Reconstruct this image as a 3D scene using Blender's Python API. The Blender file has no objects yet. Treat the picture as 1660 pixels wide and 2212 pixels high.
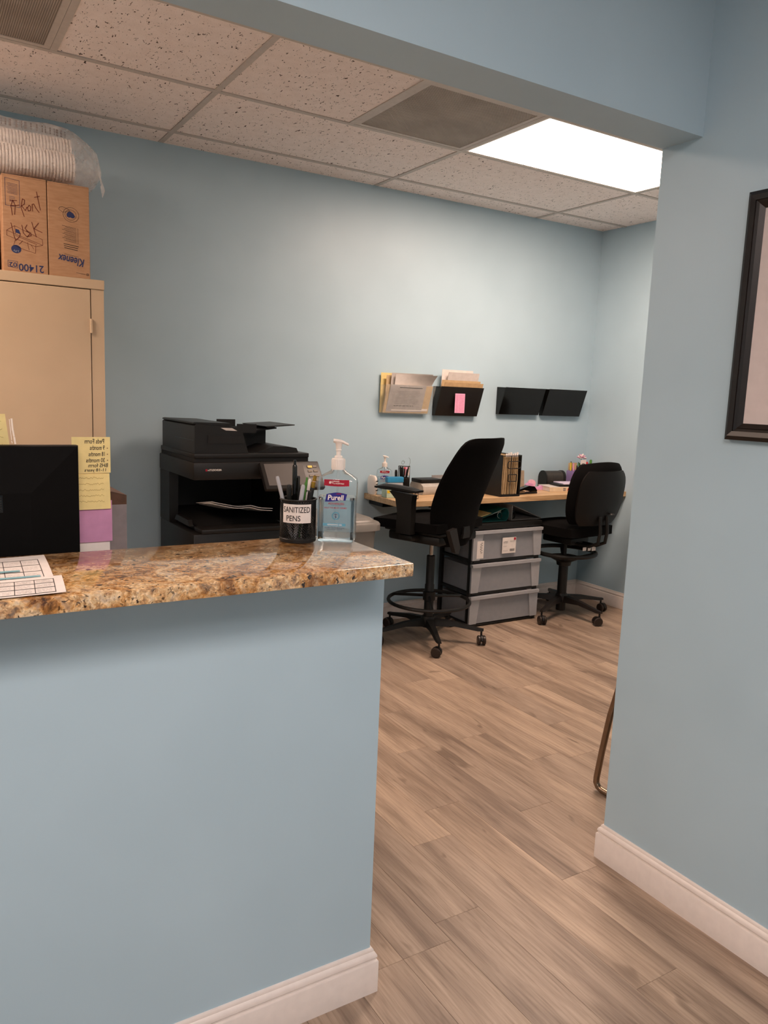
import bpy, bmesh, math, random
from mathutils import Matrix, Vector
random.seed(7)
S = bpy.context.scene
C = S.collection
PI = math.pi
def R(d): return math.radians(d)

# ------------------------------------------------------------------ camera
yaw, pitch, roll = R(-31.683), R(-8.564), R(2.225)
fw = Vector((-math.sin(yaw)*math.cos(pitch), math.cos(yaw)*math.cos(pitch), math.sin(pitch)))
r0 = Vector((math.cos(yaw), math.sin(yaw), 0)); u0 = r0.cross(fw)
rt = r0*math.cos(roll) + u0*math.sin(roll); up = -r0*math.sin(roll) + u0*math.cos(roll)
cd = bpy.data.cameras.new('camera'); cam = bpy.data.objects.new('camera', cd); C.objects.link(cam)
cd.sensor_fit = 'HORIZONTAL'; cd.sensor_width = 36.0; cd.lens = 36.0*1678.57/1660
cd.clip_start = 0.02
cam.matrix_world = Matrix(((rt.x, up.x, -fw.x, 0), (rt.y, up.y, -fw.y, 0), (rt.z, up.z, -fw.z, 1.40), (0, 0, 0, 1)))
S.camera = cam

# ------------------------------------------------------------------ world and exposure
w = bpy.data.worlds.new('world'); S.world = w; w.use_nodes = True
w.node_tree.nodes['Background'].inputs[0].default_value = (0.9, 0.95, 1.0, 1)
w.node_tree.nodes['Background'].inputs[1].default_value = 0.0
vs = S.view_settings
vs.view_transform = 'Standard'; vs.look = 'None'; vs.gamma = 1.0; vs.use_curve_mapping = False
vs.exposure = 0.0
LAMP_BACK, LAMP_LEFT, LAMP_FRONT, LAMP_FRONT2 = 29.0, 26.0, 11.0, 25.0        # strength of the ceiling panels
LAMP_COL = (1.0, 0.73, 0.58)
LAMP_COL_FRONT = (1.0, 0.82, 0.75)

# ------------------------------------------------------------------ materials
def lin(h):
    h = h.lstrip('#'); c = [int(h[i:i+2], 16)/255 for i in (0, 2, 4)]
    return tuple((x/12.92 if x <= .04045 else ((x+.055)/1.055)**2.4) for x in c) + (1,)
MATS = {}
class NT:
    def __init__(s, name):
        s.m = bpy.data.materials.new(name); s.m.use_nodes = True; s.t = s.m.node_tree
        s.b = s.t.nodes['Principled BSDF']; s.o = s.t.nodes['Material Output']
    def n(s, typ, **kw):
        x = s.t.nodes.new(typ)
        for k, v in kw.items():
            if k.startswith('_'): setattr(x, k[1:], v)
            else: x.inputs[k.replace('__', ' ')].default_value = v
        return x
    def l(s, a, b): s.t.links.new(a, b)
    def coord(s, kind='Object', scale=(1, 1, 1), loc=(0, 0, 0)):
        tc = s.n('ShaderNodeTexCoord'); mp = s.n('ShaderNodeMapping')
        mp.inputs['Scale'].default_value = scale; mp.inputs['Location'].default_value = loc
        s.l(tc.outputs[kind], mp.inputs[0]); return mp.outputs[0]
    def noise(s, vec, scale, detail=3, rough=.5, dist=0):
        x = s.n('ShaderNodeTexNoise'); x.inputs['Scale'].default_value = scale; x.inputs['Detail'].default_value = detail
        x.inputs['Roughness'].default_value = rough; x.inputs['Distortion'].default_value = dist
        if vec is not None: s.l(vec, x.inputs['Vector'])
        return x.outputs['Fac']
    def ramp(s, fac, stops, interp='LINEAR'):
        x = s.n('ShaderNodeValToRGB'); x.color_ramp.interpolation = interp
        e = x.color_ramp.elements
        while len(e) < len(stops): e.new(.5)
        for el, (p, c) in zip(e, stops): el.position = p; el.color = c
        s.l(fac, x.inputs[0]); return x.outputs[0]
    def mix(s, fac, a, b, mode='MIX'):
        x = s.n('ShaderNodeMix', _data_type='RGBA', _blend_type=mode)
        for sock, v in ((x.inputs[0], fac), (x.inputs[6], a), (x.inputs[7], b)):
            if hasattr(v, 'is_output'): s.l(v, sock)
            else: sock.default_value = v
        return x.outputs[2]
    def math(s, op, a, b=0.0):
        x = s.n('ShaderNodeMath', _operation=op)
        for sock, v in ((x.inputs[0], a), (x.inputs[1], b)):
            if hasattr(v, 'is_output'): s.l(v, sock)
            else: sock.default_value = v
        return x.outputs[0]
    def bump(s, h, strength=.2, dist=.001):
        x = s.n('ShaderNodeBump'); x.inputs['Strength'].default_value = strength; x.inputs['Distance'].default_value = dist
        s.l(h, x.inputs['Height']); s.l(x.outputs[0], s.b.inputs['Normal'])
def basic(name, hexc, rough=.5, metal=0., var=.06, vscale=40, bump=0., bscale=200, spec=.5, trans=0., ior=1.45, alpha=1., coat=0., sheen=0.):
    if name in MATS: return MATS[name]
    t = NT(name); c = lin(hexc); v = t.coord()
    d = tuple(x*(1-var*2.2) for x in c[:3]) + (1,); l_ = tuple(min(1, x*(1+var)) for x in c[:3]) + (1,)
    f = t.noise(v, vscale, 3)
    t.l(t.ramp(f, [(.3, d), (.7, l_)]), t.b.inputs['Base Color'])
    t.b.inputs['Roughness'].default_value = rough; t.b.inputs['Metallic'].default_value = metal
    t.b.inputs['Specular IOR Level'].default_value = spec
    t.b.inputs['Transmission Weight'].default_value = trans; t.b.inputs['IOR'].default_value = ior
    t.b.inputs['Alpha'].default_value = alpha; t.b.inputs['Coat Weight'].default_value = coat
    if sheen: t.b.inputs['Sheen Weight'].default_value = sheen
    if bump: t.bump(t.noise(v, bscale, 2), bump)
    MATS[name] = t.m; return t.m
def m_paint():
    t = NT('blue_wall_paint'); v = t.coord('Object')
    f = t.noise(v, 3.0, 2)
    t.l(t.ramp(f, [(.3, lin('#adc6d3')), (.7, lin('#b2cbd8'))]), t.b.inputs['Base Color'])
    t.b.inputs['Roughness'].default_value = .42; t.b.inputs['Specular IOR Level'].default_value = .35
    t.bump(t.noise(v, 260, 3, .6), .07, .0006); return t.m
def m_tile():
    t = NT('fissured_ceiling_tile'); tc = t.n('ShaderNodeTexCoord'); oi = t.n('ShaderNodeObjectInfo')
    ad = t.n('ShaderNodeVectorMath', _operation='ADD'); sc = t.n('ShaderNodeVectorMath', _operation='SCALE')
    t.l(tc.outputs['Object'], ad.inputs[0]); cx = t.n('ShaderNodeCombineXYZ'); t.l(oi.outputs['Random'], cx.inputs[0]); t.l(oi.outputs['Random'], cx.inputs[1])
    t.l(cx.outputs[0], sc.inputs[0]); sc.inputs['Scale'].default_value = 37.0; t.l(sc.outputs[0], ad.inputs[1])
    v = ad.outputs[0]
    mp = t.n('ShaderNodeMapping'); mp.inputs['Scale'].default_value = (1.0, .5, 1); t.l(v, mp.inputs[0])
    fis = t.noise(mp.outputs[0], 95, 1.2, .55, 1.2)
    pin = t.noise(v, 330, 1, .5)
    a = t.ramp(fis, [(.30, (1, 1, 1, 1)), (.335, (0, 0, 0, 1))])
    b = t.ramp(pin, [(.27, (.6, .6, .6, 1)), (.33, (0, 0, 0, 1))])
    h = t.math('MAXIMUM', a, b)
    base = t.ramp(t.noise(v, 20, 3), [(.3, lin('#f8ece5')), (.7, lin('#fff4ee'))])
    t.l(t.mix(h, base, lin('#4a3c32')), t.b.inputs['Base Color']); t.b.inputs['Roughness'].default_value = .9
    t.b.inputs['Specular IOR Level'].default_value = .1
    inv = t.math('SUBTRACT', 1.0, h); t.bump(inv, .5, .002); return t.m
def m_plank():
    t = NT('grey_oak_vinyl_plank'); tc = t.n('ShaderNodeTexCoord'); oi = t.n('ShaderNodeObjectInfo')
    cx = t.n('ShaderNodeCombineXYZ'); t.l(oi.outputs['Random'], cx.inputs[0]); t.l(oi.outputs['Random'], cx.inputs[1])
    sc = t.n('ShaderNodeVectorMath', _operation='SCALE'); t.l(cx.outputs[0], sc.inputs[0]); sc.inputs['Scale'].default_value = 61.0
    ad = t.n('ShaderNodeVectorMath', _operation='ADD'); t.l(tc.outputs['Object'], ad.inputs[0]); t.l(sc.outputs[0], ad.inputs[1])
    v = ad.outputs[0]
    def mp(s):
        m = t.n('ShaderNodeMapping'); m.inputs['Scale'].default_value = s; t.l(v, m.inputs[0]); return m.outputs[0]
    broad = t.noise(mp((13, 1.5, 1)), 1.0, 4, .55, .6)
    fine = t.noise(mp((170, 7, 1)), 1.0, 4, .65, .4)
    wv = t.n('ShaderNodeTexWave', _wave_type='BANDS', _bands_direction='X'); t.l(mp((9, .9, 1)), wv.inputs['Vector'])
    wv.inputs['Scale'].default_value = 2.2; wv.inputs['Distortion'].default_value = 9.0; wv.inputs['Detail'].default_value = 2.0; wv.inputs['Detail Scale'].default_value = .8
    knot = t.noise(mp((16, 4.5, 1)), 1.0, 1, .4, 1.2)
    base = t.ramp(broad, [(.28, lin('#7e6b5c')), (.5, lin('#a99481')), (.72, lin('#c2ac97'))])
    g = t.ramp(fine, [(.33, (.70, .68, .66, 1)), (.52, (1, 1, 1, 1)), (.75, (1.08, 1.07, 1.06, 1))])
    c1 = t.mix(.75, base, g, 'MULTIPLY')
    wr = t.ramp(wv.outputs[0], [(.0, (.80, .79, .78, 1)), (.5, (1, 1, 1, 1))])
    c2 = t.mix(.45, c1, wr, 'MULTIPLY')
    kr = t.ramp(knot, [(.22, (.45, .42, .40, 1)), (.30, (1, 1, 1, 1))])
    c3 = t.mix(.8, c2, kr, 'MULTIPLY')
    rr = t.ramp(oi.outputs['Random'], [(0, (.84, .84, .85, 1)), (1, (1.05, 1.04, 1.02, 1))])
    c4 = t.mix(1.0, c3, rr, 'MULTIPLY')
    t.l(c4, t.b.inputs['Base Color'])
    t.l(t.ramp(fine, [(.3, (.50, .50, .50, 1)), (.7, (.38, .38, .38, 1))]), t.b.inputs['Roughness'])
    t.b.inputs['Specular IOR Level'].default_value = .4
    t.bump(fine, .18, .0008); return t.m
def m_granite():
    t = NT('golden_granite'); v = t.coord('Object')
    big = t.noise(v, 7, 4, .6, 1.6); mid = t.noise(v, 42, 6, .70, .9); sm = t.noise(v, 120, 4, .6, .5)
    vo = t.n('ShaderNodeTexVoronoi', _feature='F1'); vo.inputs['Scale'].default_value = 260; t.l(v, vo.inputs['Vector'])
    base = t.ramp(mid, [(.33, lin('#3d291d')), (.40, lin('#83582f')), (.46, lin('#c3924f')), (.53, lin('#e2c79b')), (.61, lin('#dccbb4')), (.70, lin('#9f9085'))])
    warm = t.ramp(big, [(.36, lin('#8a5d38')), (.47, lin('#d09f5c')), (.56, lin('#f0dcb8')), (.68, lin('#d9cbbb'))])
    c = t.mix(.55, base, warm, 'MULTIPLY'); c = t.mix(.22, c, warm)
    sep = t.n('ShaderNodeSeparateColor'); t.l(vo.outputs['Color'], sep.inputs[0])
    cell = t.ramp(sep.outputs[0], [(0, (.45, .38, .33, 1)), (.16, (.75, .70, .65, 1)), (.45, (1, 1, 1, 1)), (.8, (1.35, 1.32, 1.28, 1))], 'CONSTANT')
    c = t.mix(.55, c, cell, 'MULTIPLY')
    dk = t.ramp(sm, [(.34, (1, 1, 1, 1)), (.39, (0, 0, 0, 1))]); dk2 = t.ramp(t.noise(v, 64, 2, .5, .6), [(.31, (1, 1, 1, 1)), (.34, (0, 0, 0, 1))])
    dm = t.math('MAXIMUM', t.math('MULTIPLY', dk, .8), dk2)
    c = t.mix(dm, c, lin('#2b1f18'))
    t.l(c, t.b.inputs['Base Color']); t.b.inputs['Roughness'].default_value = .10
    t.b.inputs['Specular IOR Level'].default_value = .6; t.b.inputs['Coat Weight'].default_value = .3; t.b.inputs['Coat Roughness'].default_value = .04
    return t.m
def m_grille(name, kx, ky, light, dark):
    t = NT(name); tc = t.n('ShaderNodeTexCoord'); sp = t.n('ShaderNodeSeparateXYZ'); t.l(tc.outputs['Object'], sp.inputs[0])
    a = t.math('SINE', t.math('MULTIPLY', sp.outputs[0], kx)); b = t.math('SINE', t.math('MULTIPLY', sp.outputs[1], ky))
    f = t.math('MULTIPLY', a, b) if ky else a
    dirt = t.noise(tc.outputs['Object'], 5, 3)
    c = t.ramp(f, [(.0, lin(light)), (.35, lin(dark))])
    c = t.mix(.6, c, t.ramp(dirt, [(.35, (.62, .58, .55, 1)), (.65, (1, 1, 1, 1))]), 'MULTIPLY')
    t.l(c, t.b.inputs['Base Color']); t.b.inputs['Roughness'].default_value = .6
    t.bump(f, .4, .002); return t.m
def m_emit(name, col, strength):
    t = NT(name); v = t.coord(); f = t.noise(v, 500, 1)
    t.b.inputs['Base Color'].default_value = (.9, .9, .9, 1); t.b.inputs['Roughness'].default_value = .6
    t.l(t.ramp(f, [(.2, tuple(x*.97 for x in col)+(1,)), (.8, col+(1,))]), t.b.inputs['Emission Color'])
    t.b.inputs['Emission Strength'].default_value = strength; return t.m
def m_wood():
    t = NT('pine_worktop'); v = t.coord('Object', (1.2, 14, 14))
    f = t.noise(v, 3.0, 4, .6, .8); st = t.noise(t.coord('Object', (2, 60, 60)), 2.0, 3, .6)
    c = t.ramp(f, [(.3, lin('#ad8a62')), (.55, lin('#cbaa80')), (.75, lin('#d9c09a'))])
    t.l(t.mix(.5, c, t.ramp(st, [(.35, (.75, .68, .6, 1)), (.6, (1, 1, 1, 1))]), 'MULTIPLY'), t.b.inputs['Base Color'])
    t.b.inputs['Roughness'].default_value = .38; return t.m
def m_film():
    t = NT('milky_plastic_film'); v = t.coord(); tr = t.n('ShaderNodeBsdfTransparent'); mx = t.n('ShaderNodeMixShader')
    f = t.noise(v, 14, 4, .6, .5)
    t.b.inputs['Base Color'].default_value = lin('#f8f1ec'); t.b.inputs['Roughness'].default_value = .3
    t.b.inputs['Subsurface Weight'].default_value = 0.0
    t.l(t.ramp(f, [(.3, (.18, .18, .18, 1)), (.7, (.46, .46, .46, 1))]), mx.inputs[0])
    t.l(tr.outputs[0], mx.inputs[1]); t.l(t.b.outputs[0], mx.inputs[2]); t.l(mx.outputs[0], t.o.inputs[0])
    t.bump(t.noise(v, 60, 3, .6, 1.0), .5, .004); return t.m
def m_frost(name, hexc, opac):
    t = NT(name); v = t.coord(); tr = t.n('ShaderNodeBsdfTransparent'); mx = t.n('ShaderNodeMixShader')
    t.l(t.ramp(t.noise(v, 30, 2), [(.3, lin(hexc)), (.7, tuple(min(1, x*1.08) for x in lin(hexc)[:3])+(1,))]), t.b.inputs['Base Color'])
    t.b.inputs['Roughness'].default_value = .35; mx.inputs[0].default_value = opac
    t.l(tr.outputs[0], mx.inputs[1]); t.l(t.b.outputs[0], mx.inputs[2]); t.l(mx.outputs[0], t.o.inputs[0]); return t.m
def m_clear(name, hexc, ior=1.4, rough=.02):
    t = NT(name); v = t.coord()
    t.l(t.ramp(t.noise(v, 20, 2), [(.3, lin(hexc)), (.7, lin(hexc))]), t.b.inputs['Base Color'])
    t.b.inputs['Transmission Weight'].default_value = 1.0; t.b.inputs['IOR'].default_value = ior; t.b.inputs['Roughness'].default_value = rough
    return t.m
def m_shell():
    t = NT('clear_bottle_plastic'); v = t.coord(); tr = t.n('ShaderNodeBsdfTransparent'); gl = t.n('ShaderNodeBsdfGlossy'); mx = t.n('ShaderNodeMixShader'); lw = t.n('ShaderNodeLayerWeight')
    lw.inputs['Blend'].default_value = .25; gl.inputs['Roughness'].default_value = .04; tr.inputs[0].default_value = (.95, .975, .985, 1)
    t.l(t.ramp(t.noise(v, 30, 2), [(.3, (.9, .95, 1, 1)), (.7, (1, 1, 1, 1))]), gl.inputs[0])
    t.l(t.ramp(lw.outputs['Fresnel'], [(0, (.02, .02, .02, 1)), (1, (.55, .55, .55, 1))]), mx.inputs[0])
    t.l(tr.outputs[0], mx.inputs[1]); t.l(gl.outputs[0], mx.inputs[2]); t.l(mx.outputs[0], t.o.inputs[0]); return t.m
def m_board(name='kraft_cardboard', a='#a27a58', b='#b28b69'):
    t = NT(name); v = t.coord('Object', (1, 1, 6))
    t.l(t.ramp(t.noise(v, 18, 4, .6), [(.3, lin(a)), (.7, lin(b))]), t.b.inputs['Base Color'])
    t.b.inputs['Roughness'].default_value = .75; t.bump(t.noise(v, 150, 2), .1, .001); return t.m
def m_fabric(name, hexc):
    t = NT(name); v = t.coord('Object'); wv = t.n('ShaderNodeTexVoronoi'); wv.inputs['Scale'].default_value = 420; t.l(v, wv.inputs['Vector'])
    c = lin(hexc); t.l(t.ramp(wv.outputs['Distance'], [(0, tuple(x*1.4 for x in c[:3])+(1,)), (.6, tuple(x*.7 for x in c[:3])+(1,))]), t.b.inputs['Base Color'])
    t.b.inputs['Roughness'].default_value = .95; t.b.inputs['Specular IOR Level'].default_value = .15
    t.bump(wv.outputs['Distance'], .3, .001); return t.m

PAINT = m_paint(); TILE = m_tile(); PLANK = m_plank(); GRANITE = m_granite(); WOODTOP = m_wood(); KRAFT = m_board()
TRIM = basic('white_trim_paint', '#e6dcd5', .35, var=.02)
SUBFLOOR = basic('dark_floor_joint', '#3b322b', .9)
TBAR = basic('ceiling_grid_metal', '#c9c0b7', .5, var=.03)
PLENUM = basic('plenum_dark', '#2a2724', .9)
TAN = basic('tan_enamel_steel', '#c6ae90', .38, var=.02, vscale=6, bump=.05, bscale=400)
BLACKPL = basic('black_plastic', '#0d0c0a', .5, var=.15)
BLACKGL = basic('black_gloss_plastic', '#0c0b0a', .12, var=.1)
COPIER = basic('copier_charcoal', '#14110f', .42, var=.08, bump=.04, bscale=600)
COPIER2 = basic('copier_dark', '#090808', .6, var=.1)
SCREEN = basic('dim_screen_glass', '#3a3532', .5, var=.03)
FABRIC = m_fabric('black_chair_fabric', '#080707'); 
MESHF = m_fabric('black_mesh_fabric', '#050404')
CHROME = basic('chrome', '#b9b2aa', .18, metal=1., var=.02)
STEELD = basic('bronze_steel_tube', '#8d7a68', .28, metal=1., var=.05)
WHITEP = basic('white_plastic', '#ece3da', .35, var=.02)
PAPER = basic('white_paper', '#e6ded8', .7, var=.03)
PAPER2 = basic('grey_white_paper', '#c9c2bd', .7, var=.04)
MANILA = basic('manila_card', '#ccb086', .7, var=.05)
YNOTE = basic('yellow_sticky_paper', '#f2dc98', .7, var=.03)
PNOTE = basic('pink_sticky_paper', '#c98fb4', .7, var=.04)
PINK = basic('pink_paper', '#eba3c4', .7, var=.03)
INK = basic('black_ink', '#2a2624', .7)
INKG = basic('grey_ink', '#8b8380', .8)
INKF = basic('faint_pencil', '#bfa566', .8)
INKB = basic('navy_ink', '#27325c', .6)
INKR = basic('dark_red_marker', '#6d3426', .6)
RED = basic('red_label', '#a3142f', .4)
PURP = basic('indigo_label', '#2b2a83', .4)
TEALB = basic('teal_band', '#5fa3bf', .4)
WHITEI = basic('white_ink', '#f4ece4', .5, var=.01)
PET = m_shell()
GEL = m_clear('clear_blue_gel', '#edf7fb', 1.33, .0)
FILM = m_film()
FOAM = basic('white_foam', '#efe7e0', .6, var=.03)
TUB = m_frost('frosted_grey_plastic', '#a2a5ab', .62)
TUB2 = m_frost('frosted_clear_plastic', '#b0b2b6', .8)
CLEARAC = m_frost('clear_acrylic', '#cfd8d8', .10)
SMOKE = m_frost('smoked_acrylic', '#16100c', .93)
TEAL = basic('teal_vinyl', '#1f6a66', .4)
GREYV = basic('grey_vinyl', '#9d9a97', .45)
BLUE = basic('bright_blue_card', '#2f86b5', .5)
PALEG = basic('pale_green_card', '#b9d0bd', .6)
LILAC = basic('lilac_plastic', '#8f7bb3', .35)
PLILAC = basic('pink_lilac_plastic', '#d39cc6', .35)
GREEN = basic('leaf_green', '#4f8a3a', .6)
YEL = basic('yellow_plastic', '#e5c22c', .4)
REDP = basic('red_plastic', '#c2252b', .4)
FRAMEW = basic('dark_espresso_wood', '#1a1310', .35, var=.15)
MATB = basic('mat_board', '#cfc3c0', .8, var=.02)
ARTP = basic('pale_print', '#b9b4b0', .7, var=.05)

# ------------------------------------------------------------------ mesh helpers
class B:
    def __init__(s): s.v = []; s.f = []; s.M = Matrix()
    def add(s, vs, fs):
        o = len(s.v); s.v += [s.M @ Vector(p) for p in vs]; s.f += [tuple(i+o for i in f) for f in fs]; return s
    def box(s, x0, x1, y0, y1, z0, z1, c=0.0):
        if c <= 0:
            vs = [(x, y, z) for x in (x0, x1) for y in (y0, y1) for z in (z0, z1)]
            return s.add(vs, [(0, 1, 3, 2), (4, 6, 7, 5), (0, 4, 5, 1), (2, 3, 7, 6), (0, 2, 6, 4), (1, 5, 7, 3)])
        c = min(c, (x1-x0)*.49, (y1-y0)*.49, (z1-z0)*.49)
        bm = bmesh.new(); bmesh.ops.create_cube(bm, size=1)
        for v in bm.verts: v.co = Vector((x0+(v.co.x+.5)*(x1-x0), y0+(v.co.y+.5)*(y1-y0), z0+(v.co.z+.5)*(z1-z0)))
        bmesh.ops.bevel(bm, geom=bm.edges[:], offset=c, segments=2 if c > .002 else 1, profile=.5, affect='EDGES')
        bm.verts.index_update(); vs = [v.co.copy() for v in bm.verts]; fs = [[v.index for v in f.verts] for f in bm.faces]; bm.free()
        return s.add(vs, fs)
    def loft(s, rings, cap=True, closed=False):
        n = len(rings[0]); vs = [p for r in rings for p in r]; fs = []
        m = len(rings)
        for i in range(m if closed else m-1):
            a = i*n; b = ((i+1) % m)*n
            for j in range(n): k = (j+1) % n; fs.append((a+j, a+k, b+k, b+j))
        if cap and not closed: fs.append(tuple(range(n))[::-1]); fs.append(tuple(range((m-1)*n, m*n)))
        return s.add(vs, fs)
    def lathe(s, prof, n=24, cx=0, cy=0):
        return s.loft([[(cx+r*math.cos(2*PI*j/n), cy+r*math.sin(2*PI*j/n), z) for j in range(n)] for r, z in prof])
    def tube(s, pts, r, n=8, closed=False):
        P = [Vector(p) for p in pts]; m = len(P); rings = []
        nrm = None
        for i in range(m):
            if closed: t = (P[(i+1) % m]-P[i-1]).normalized()
            else: t = (P[min(i+1, m-1)]-P[max(i-1, 0)]).normalized()
            if nrm is None:
                a = Vector((0, 0, 1)) if abs(t.z) < .9 else Vector((1, 0, 0)); nrm = t.cross(a).normalized()
            nrm = (nrm - t*nrm.dot(t)).normalized(); b = t.cross(nrm)
            rr = r[i] if isinstance(r, (list, tuple)) else r
            rings.append([P[i]+nrm*rr*math.cos(2*PI*j/n)+b*rr*math.sin(2*PI*j/n) for j in range(n)])
        return s.loft(rings, closed=closed)
    def prism(s, poly, axis, a, b):
        def mk(p, q):
            return {'x': (q, p[0], p[1]), 'y': (p[0], q, p[1]), 'z': (p[0], p[1], q)}[axis]
        return s.loft([[mk(p, a) for p in poly], [mk(p, b) for p in poly]])
    def cyl(s, p, q, r, n=16): return s.tube([p, q], r, n)
    def sphere(s, c, rx, ry, rz, n=16, m=10):
        rings = []
        for i in range(m+1):
            a = -PI/2+PI*i/m; rr = max(math.cos(a), .02)
            rings.append([(c[0]+rx*rr*math.cos(2*PI*j/n), c[1]+ry*rr*math.sin(2*PI*j/n), c[2]+rz*math.sin(a)) for j in range(n)])
        return s.loft(rings)
    def pad(s, fc, ft, nu=16, nv=16):
        """closed cushion: fc(u,v)->centre point, ft(u,v)->half thickness vector"""
        A = []; D = []
        for i in range(nv+1):
            for j in range(nu+1):
                u, v = j/nu*2-1, i/nv*2-1; c = Vector(fc(u, v)); t = Vector(ft(u, v)); A.append(c+t); D.append(c-t)
        n = nu+1; fs = []; o = len(A)
        for i in range(nv):
            for j in range(nu):
                a = i*n+j; fs.append((a, a+1, a+n+1, a+n)); fs.append((o+a, o+a+n, o+a+n+1, o+a+1))
        rim = [j for j in range(nu)] + [i*n+nu for i in range(nv)] + [nv*n+nu-j for j in range(nu)] + [(nv-i)*n for i in range(nv)]
        for k in range(len(rim)):
            a, b = rim[k], rim[(k+1) % len(rim)]; fs.append((a, o+a, o+b, b))
        return s.add(A+D, fs)
    def build(s, name, mat, parent=None, smooth=True, loc=(0, 0, 0), rotz=0):
        me = bpy.data.meshes.new(name); me.from_pydata([tuple(p) for p in s.v], [], s.f); me.validate(); me.update()
        bm = bmesh.new(); bm.from_mesh(me); bmesh.ops.recalc_face_normals(bm, faces=bm.faces[:]); bm.to_mesh(me); bm.free()
        me.materials.append(mat)
        if smooth:
            for p in me.polygons: p.use_smooth = True
            me.set_sharp_from_angle(angle=R(38))
        o = bpy.data.objects.new(name, me); C.objects.link(o)
        o.location = loc; o.rotation_euler = (0, 0, rotz)
        if parent: o.parent = parent
        return o
def thing(name, label, cat, loc=(0, 0, 0), rotz=0, group=None):
    o = bpy.data.objects.new(name, None); C.objects.link(o); o.empty_display_size = .05
    o.location = loc; o.rotation_euler = (0, 0, rotz); o['label'] = label; o['category'] = cat
    if group: o['group'] = group
    return o
def tag(o, label, cat, group=None):
    o['label'] = label; o['category'] = cat
    if group: o['group'] = group
    return o
def struct(o, label, cat='wall'):
    o['kind'] = 'structure'; o['label'] = label; o['category'] = cat; return o
# flat print: 2D faces mapped on to a surface
def plane_map(o, u, v):
    o, u, v = Vector(o), Vector(u), Vector(v)
    return lambda x, y: o+u*x+v*y
def flat(name, faces, fmap, mat, parent):
    vs = []; fs = []
    for f in faces:
        k = len(vs); vs += [tuple(fmap(*p)) for p in f]; fs.append(tuple(range(k, k+len(f))))
    me = bpy.data.meshes.new(name); me.from_pydata(vs, [], fs); me.materials.append(mat)
    o = bpy.data.objects.new(name, me); C.objects.link(o); o.parent = parent; return o
def rect(x0, x1, y0, y1): return [(x0, y0), (x1, y0), (x1, y1), (x0, y1)]
def rects_h(x0, x1, y0, y1, n=10):
    return [rect(x0+(x1-x0)*i/n, x0+(x1-x0)*(i+1)/n, y0, y1) for i in range(n)]
def strokes(lines, wd):
    out = []
    for L in lines:
        for (a, b), (c, d) in zip(L, L[1:]):
            dx, dy = c-a, d-b; l = math.hypot(dx, dy) or 1; nx, ny = -dy/l*wd/2, dx/l*wd/2; ex, ey = dx/l*wd*.3, dy/l*wd*.3
            out.append([(a+nx-ex, b+ny-ey), (a-nx-ex, b-ny-ey), (c-nx+ex, d-ny+ey), (c+nx+ex, d+ny+ey)])
    return out
def circ(cx, cy, r, n=20, ry=None): return [(cx+r*math.cos(2*PI*i/n), cy+(ry or r)*math.sin(2*PI*i/n)) for i in range(n)]
def ring(cx, cy, r, wd, n=24, ry=None):
    p = circ(cx, cy, r, n, ry); return strokes([p+[p[0]]], wd)
def text(body, x0, x1, y0, y1, fmap, mat, parent, name='lettering', shear=0., bold=0.):
    cu = bpy.data.curves.new('t', 'FONT'); cu.body = body; cu.resolution_u = 3; cu.shear = shear; cu.offset = bold; cu.fill_mode = 'FRONT'
    o = bpy.data.objects.new('t', cu); C.objects.link(o); bpy.context.view_layer.update()
    me = bpy.data.meshes.new_from_object(o); bpy.data.objects.remove(o); bpy.data.curves.remove(cu)
    xs = [v.co.x for v in me.vertices]; ys = [v.co.y for v in me.vertices]
    ax, bx, ay, by = min(xs), max(xs), min(ys), max(ys)
    for v in me.vertices:
        v.co = fmap(x0+(v.co.x-ax)/(bx-ax)*(x1-x0), y0+(v.co.y-ay)/(by-ay)*(y1-y0))
    me.name = name; me.materials.clear(); me.materials.append(mat)
    q = bpy.data.objects.new(name, me); C.objects.link(q); q.parent = parent; return q
def scrawl(x0, x1, y, h, rnd, step=.35):
    """a line of small illegible writing as one polyline per word"""
    out = []; x = x0
    while x < x1:
        wl = h*rnd.uniform(2.0, 5.0); L = []; q = x
        while q < min(x+wl, x1): L.append((q, y+rnd.uniform(0, h))); q += h*step
        if len(L) > 1: out.append(L)
        x += wl+h*.9
    return out

# ================================================================== STRUCTURE
CEIL, BACK, RX, EX = 2.571, 4.02, 4.17, 1.79
LX, FY = -1.8, -2.6
HY0, HY1 = 1.41, 1.53           # partition faces
GEND = .878
PY = .70                        # alcove behind the right wall reaches back to here
def wall(name, label, *b):
    o = B().box(*b).build(name, PAINT, None, False); return struct(o, label)
wall('wall_back', 'pale blue back wall behind the copier and worktop', LX-.1, RX+.1, BACK, BACK+.1, 0, CEIL+.1)
wall('wall_right', 'short pale blue wall at the far right end of worktop', RX, RX+.1, PY, BACK, 0, CEIL+.1)
wall('wall_left', 'pale blue side wall beyond the left edge of view', LX-.1, LX, FY, BACK, 0, CEIL+.1)
wall('wall_front', 'pale blue wall behind the viewer', LX-.1, EX+.13, FY-.1, FY, 0, CEIL+.1)
wall('wall_entry', 'pale blue wall at right with the dark picture frame', EX, EX+.13, FY, HY1, 0, CEIL+.1)
wall('wall_partition', 'pale blue partition running on behind the right wall', EX+.13, RX, PY, PY+.12, 0, CEIL+.1)
wall('wall_header', 'pale blue header beam over the reception opening', LX, EX, 1.403, HY1, 2.09, CEIL+.1)
wall('wall_counter', 'pale blue half wall under the granite counter', LX, GEND, HY0, HY1, 0, 1.0365)
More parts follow.
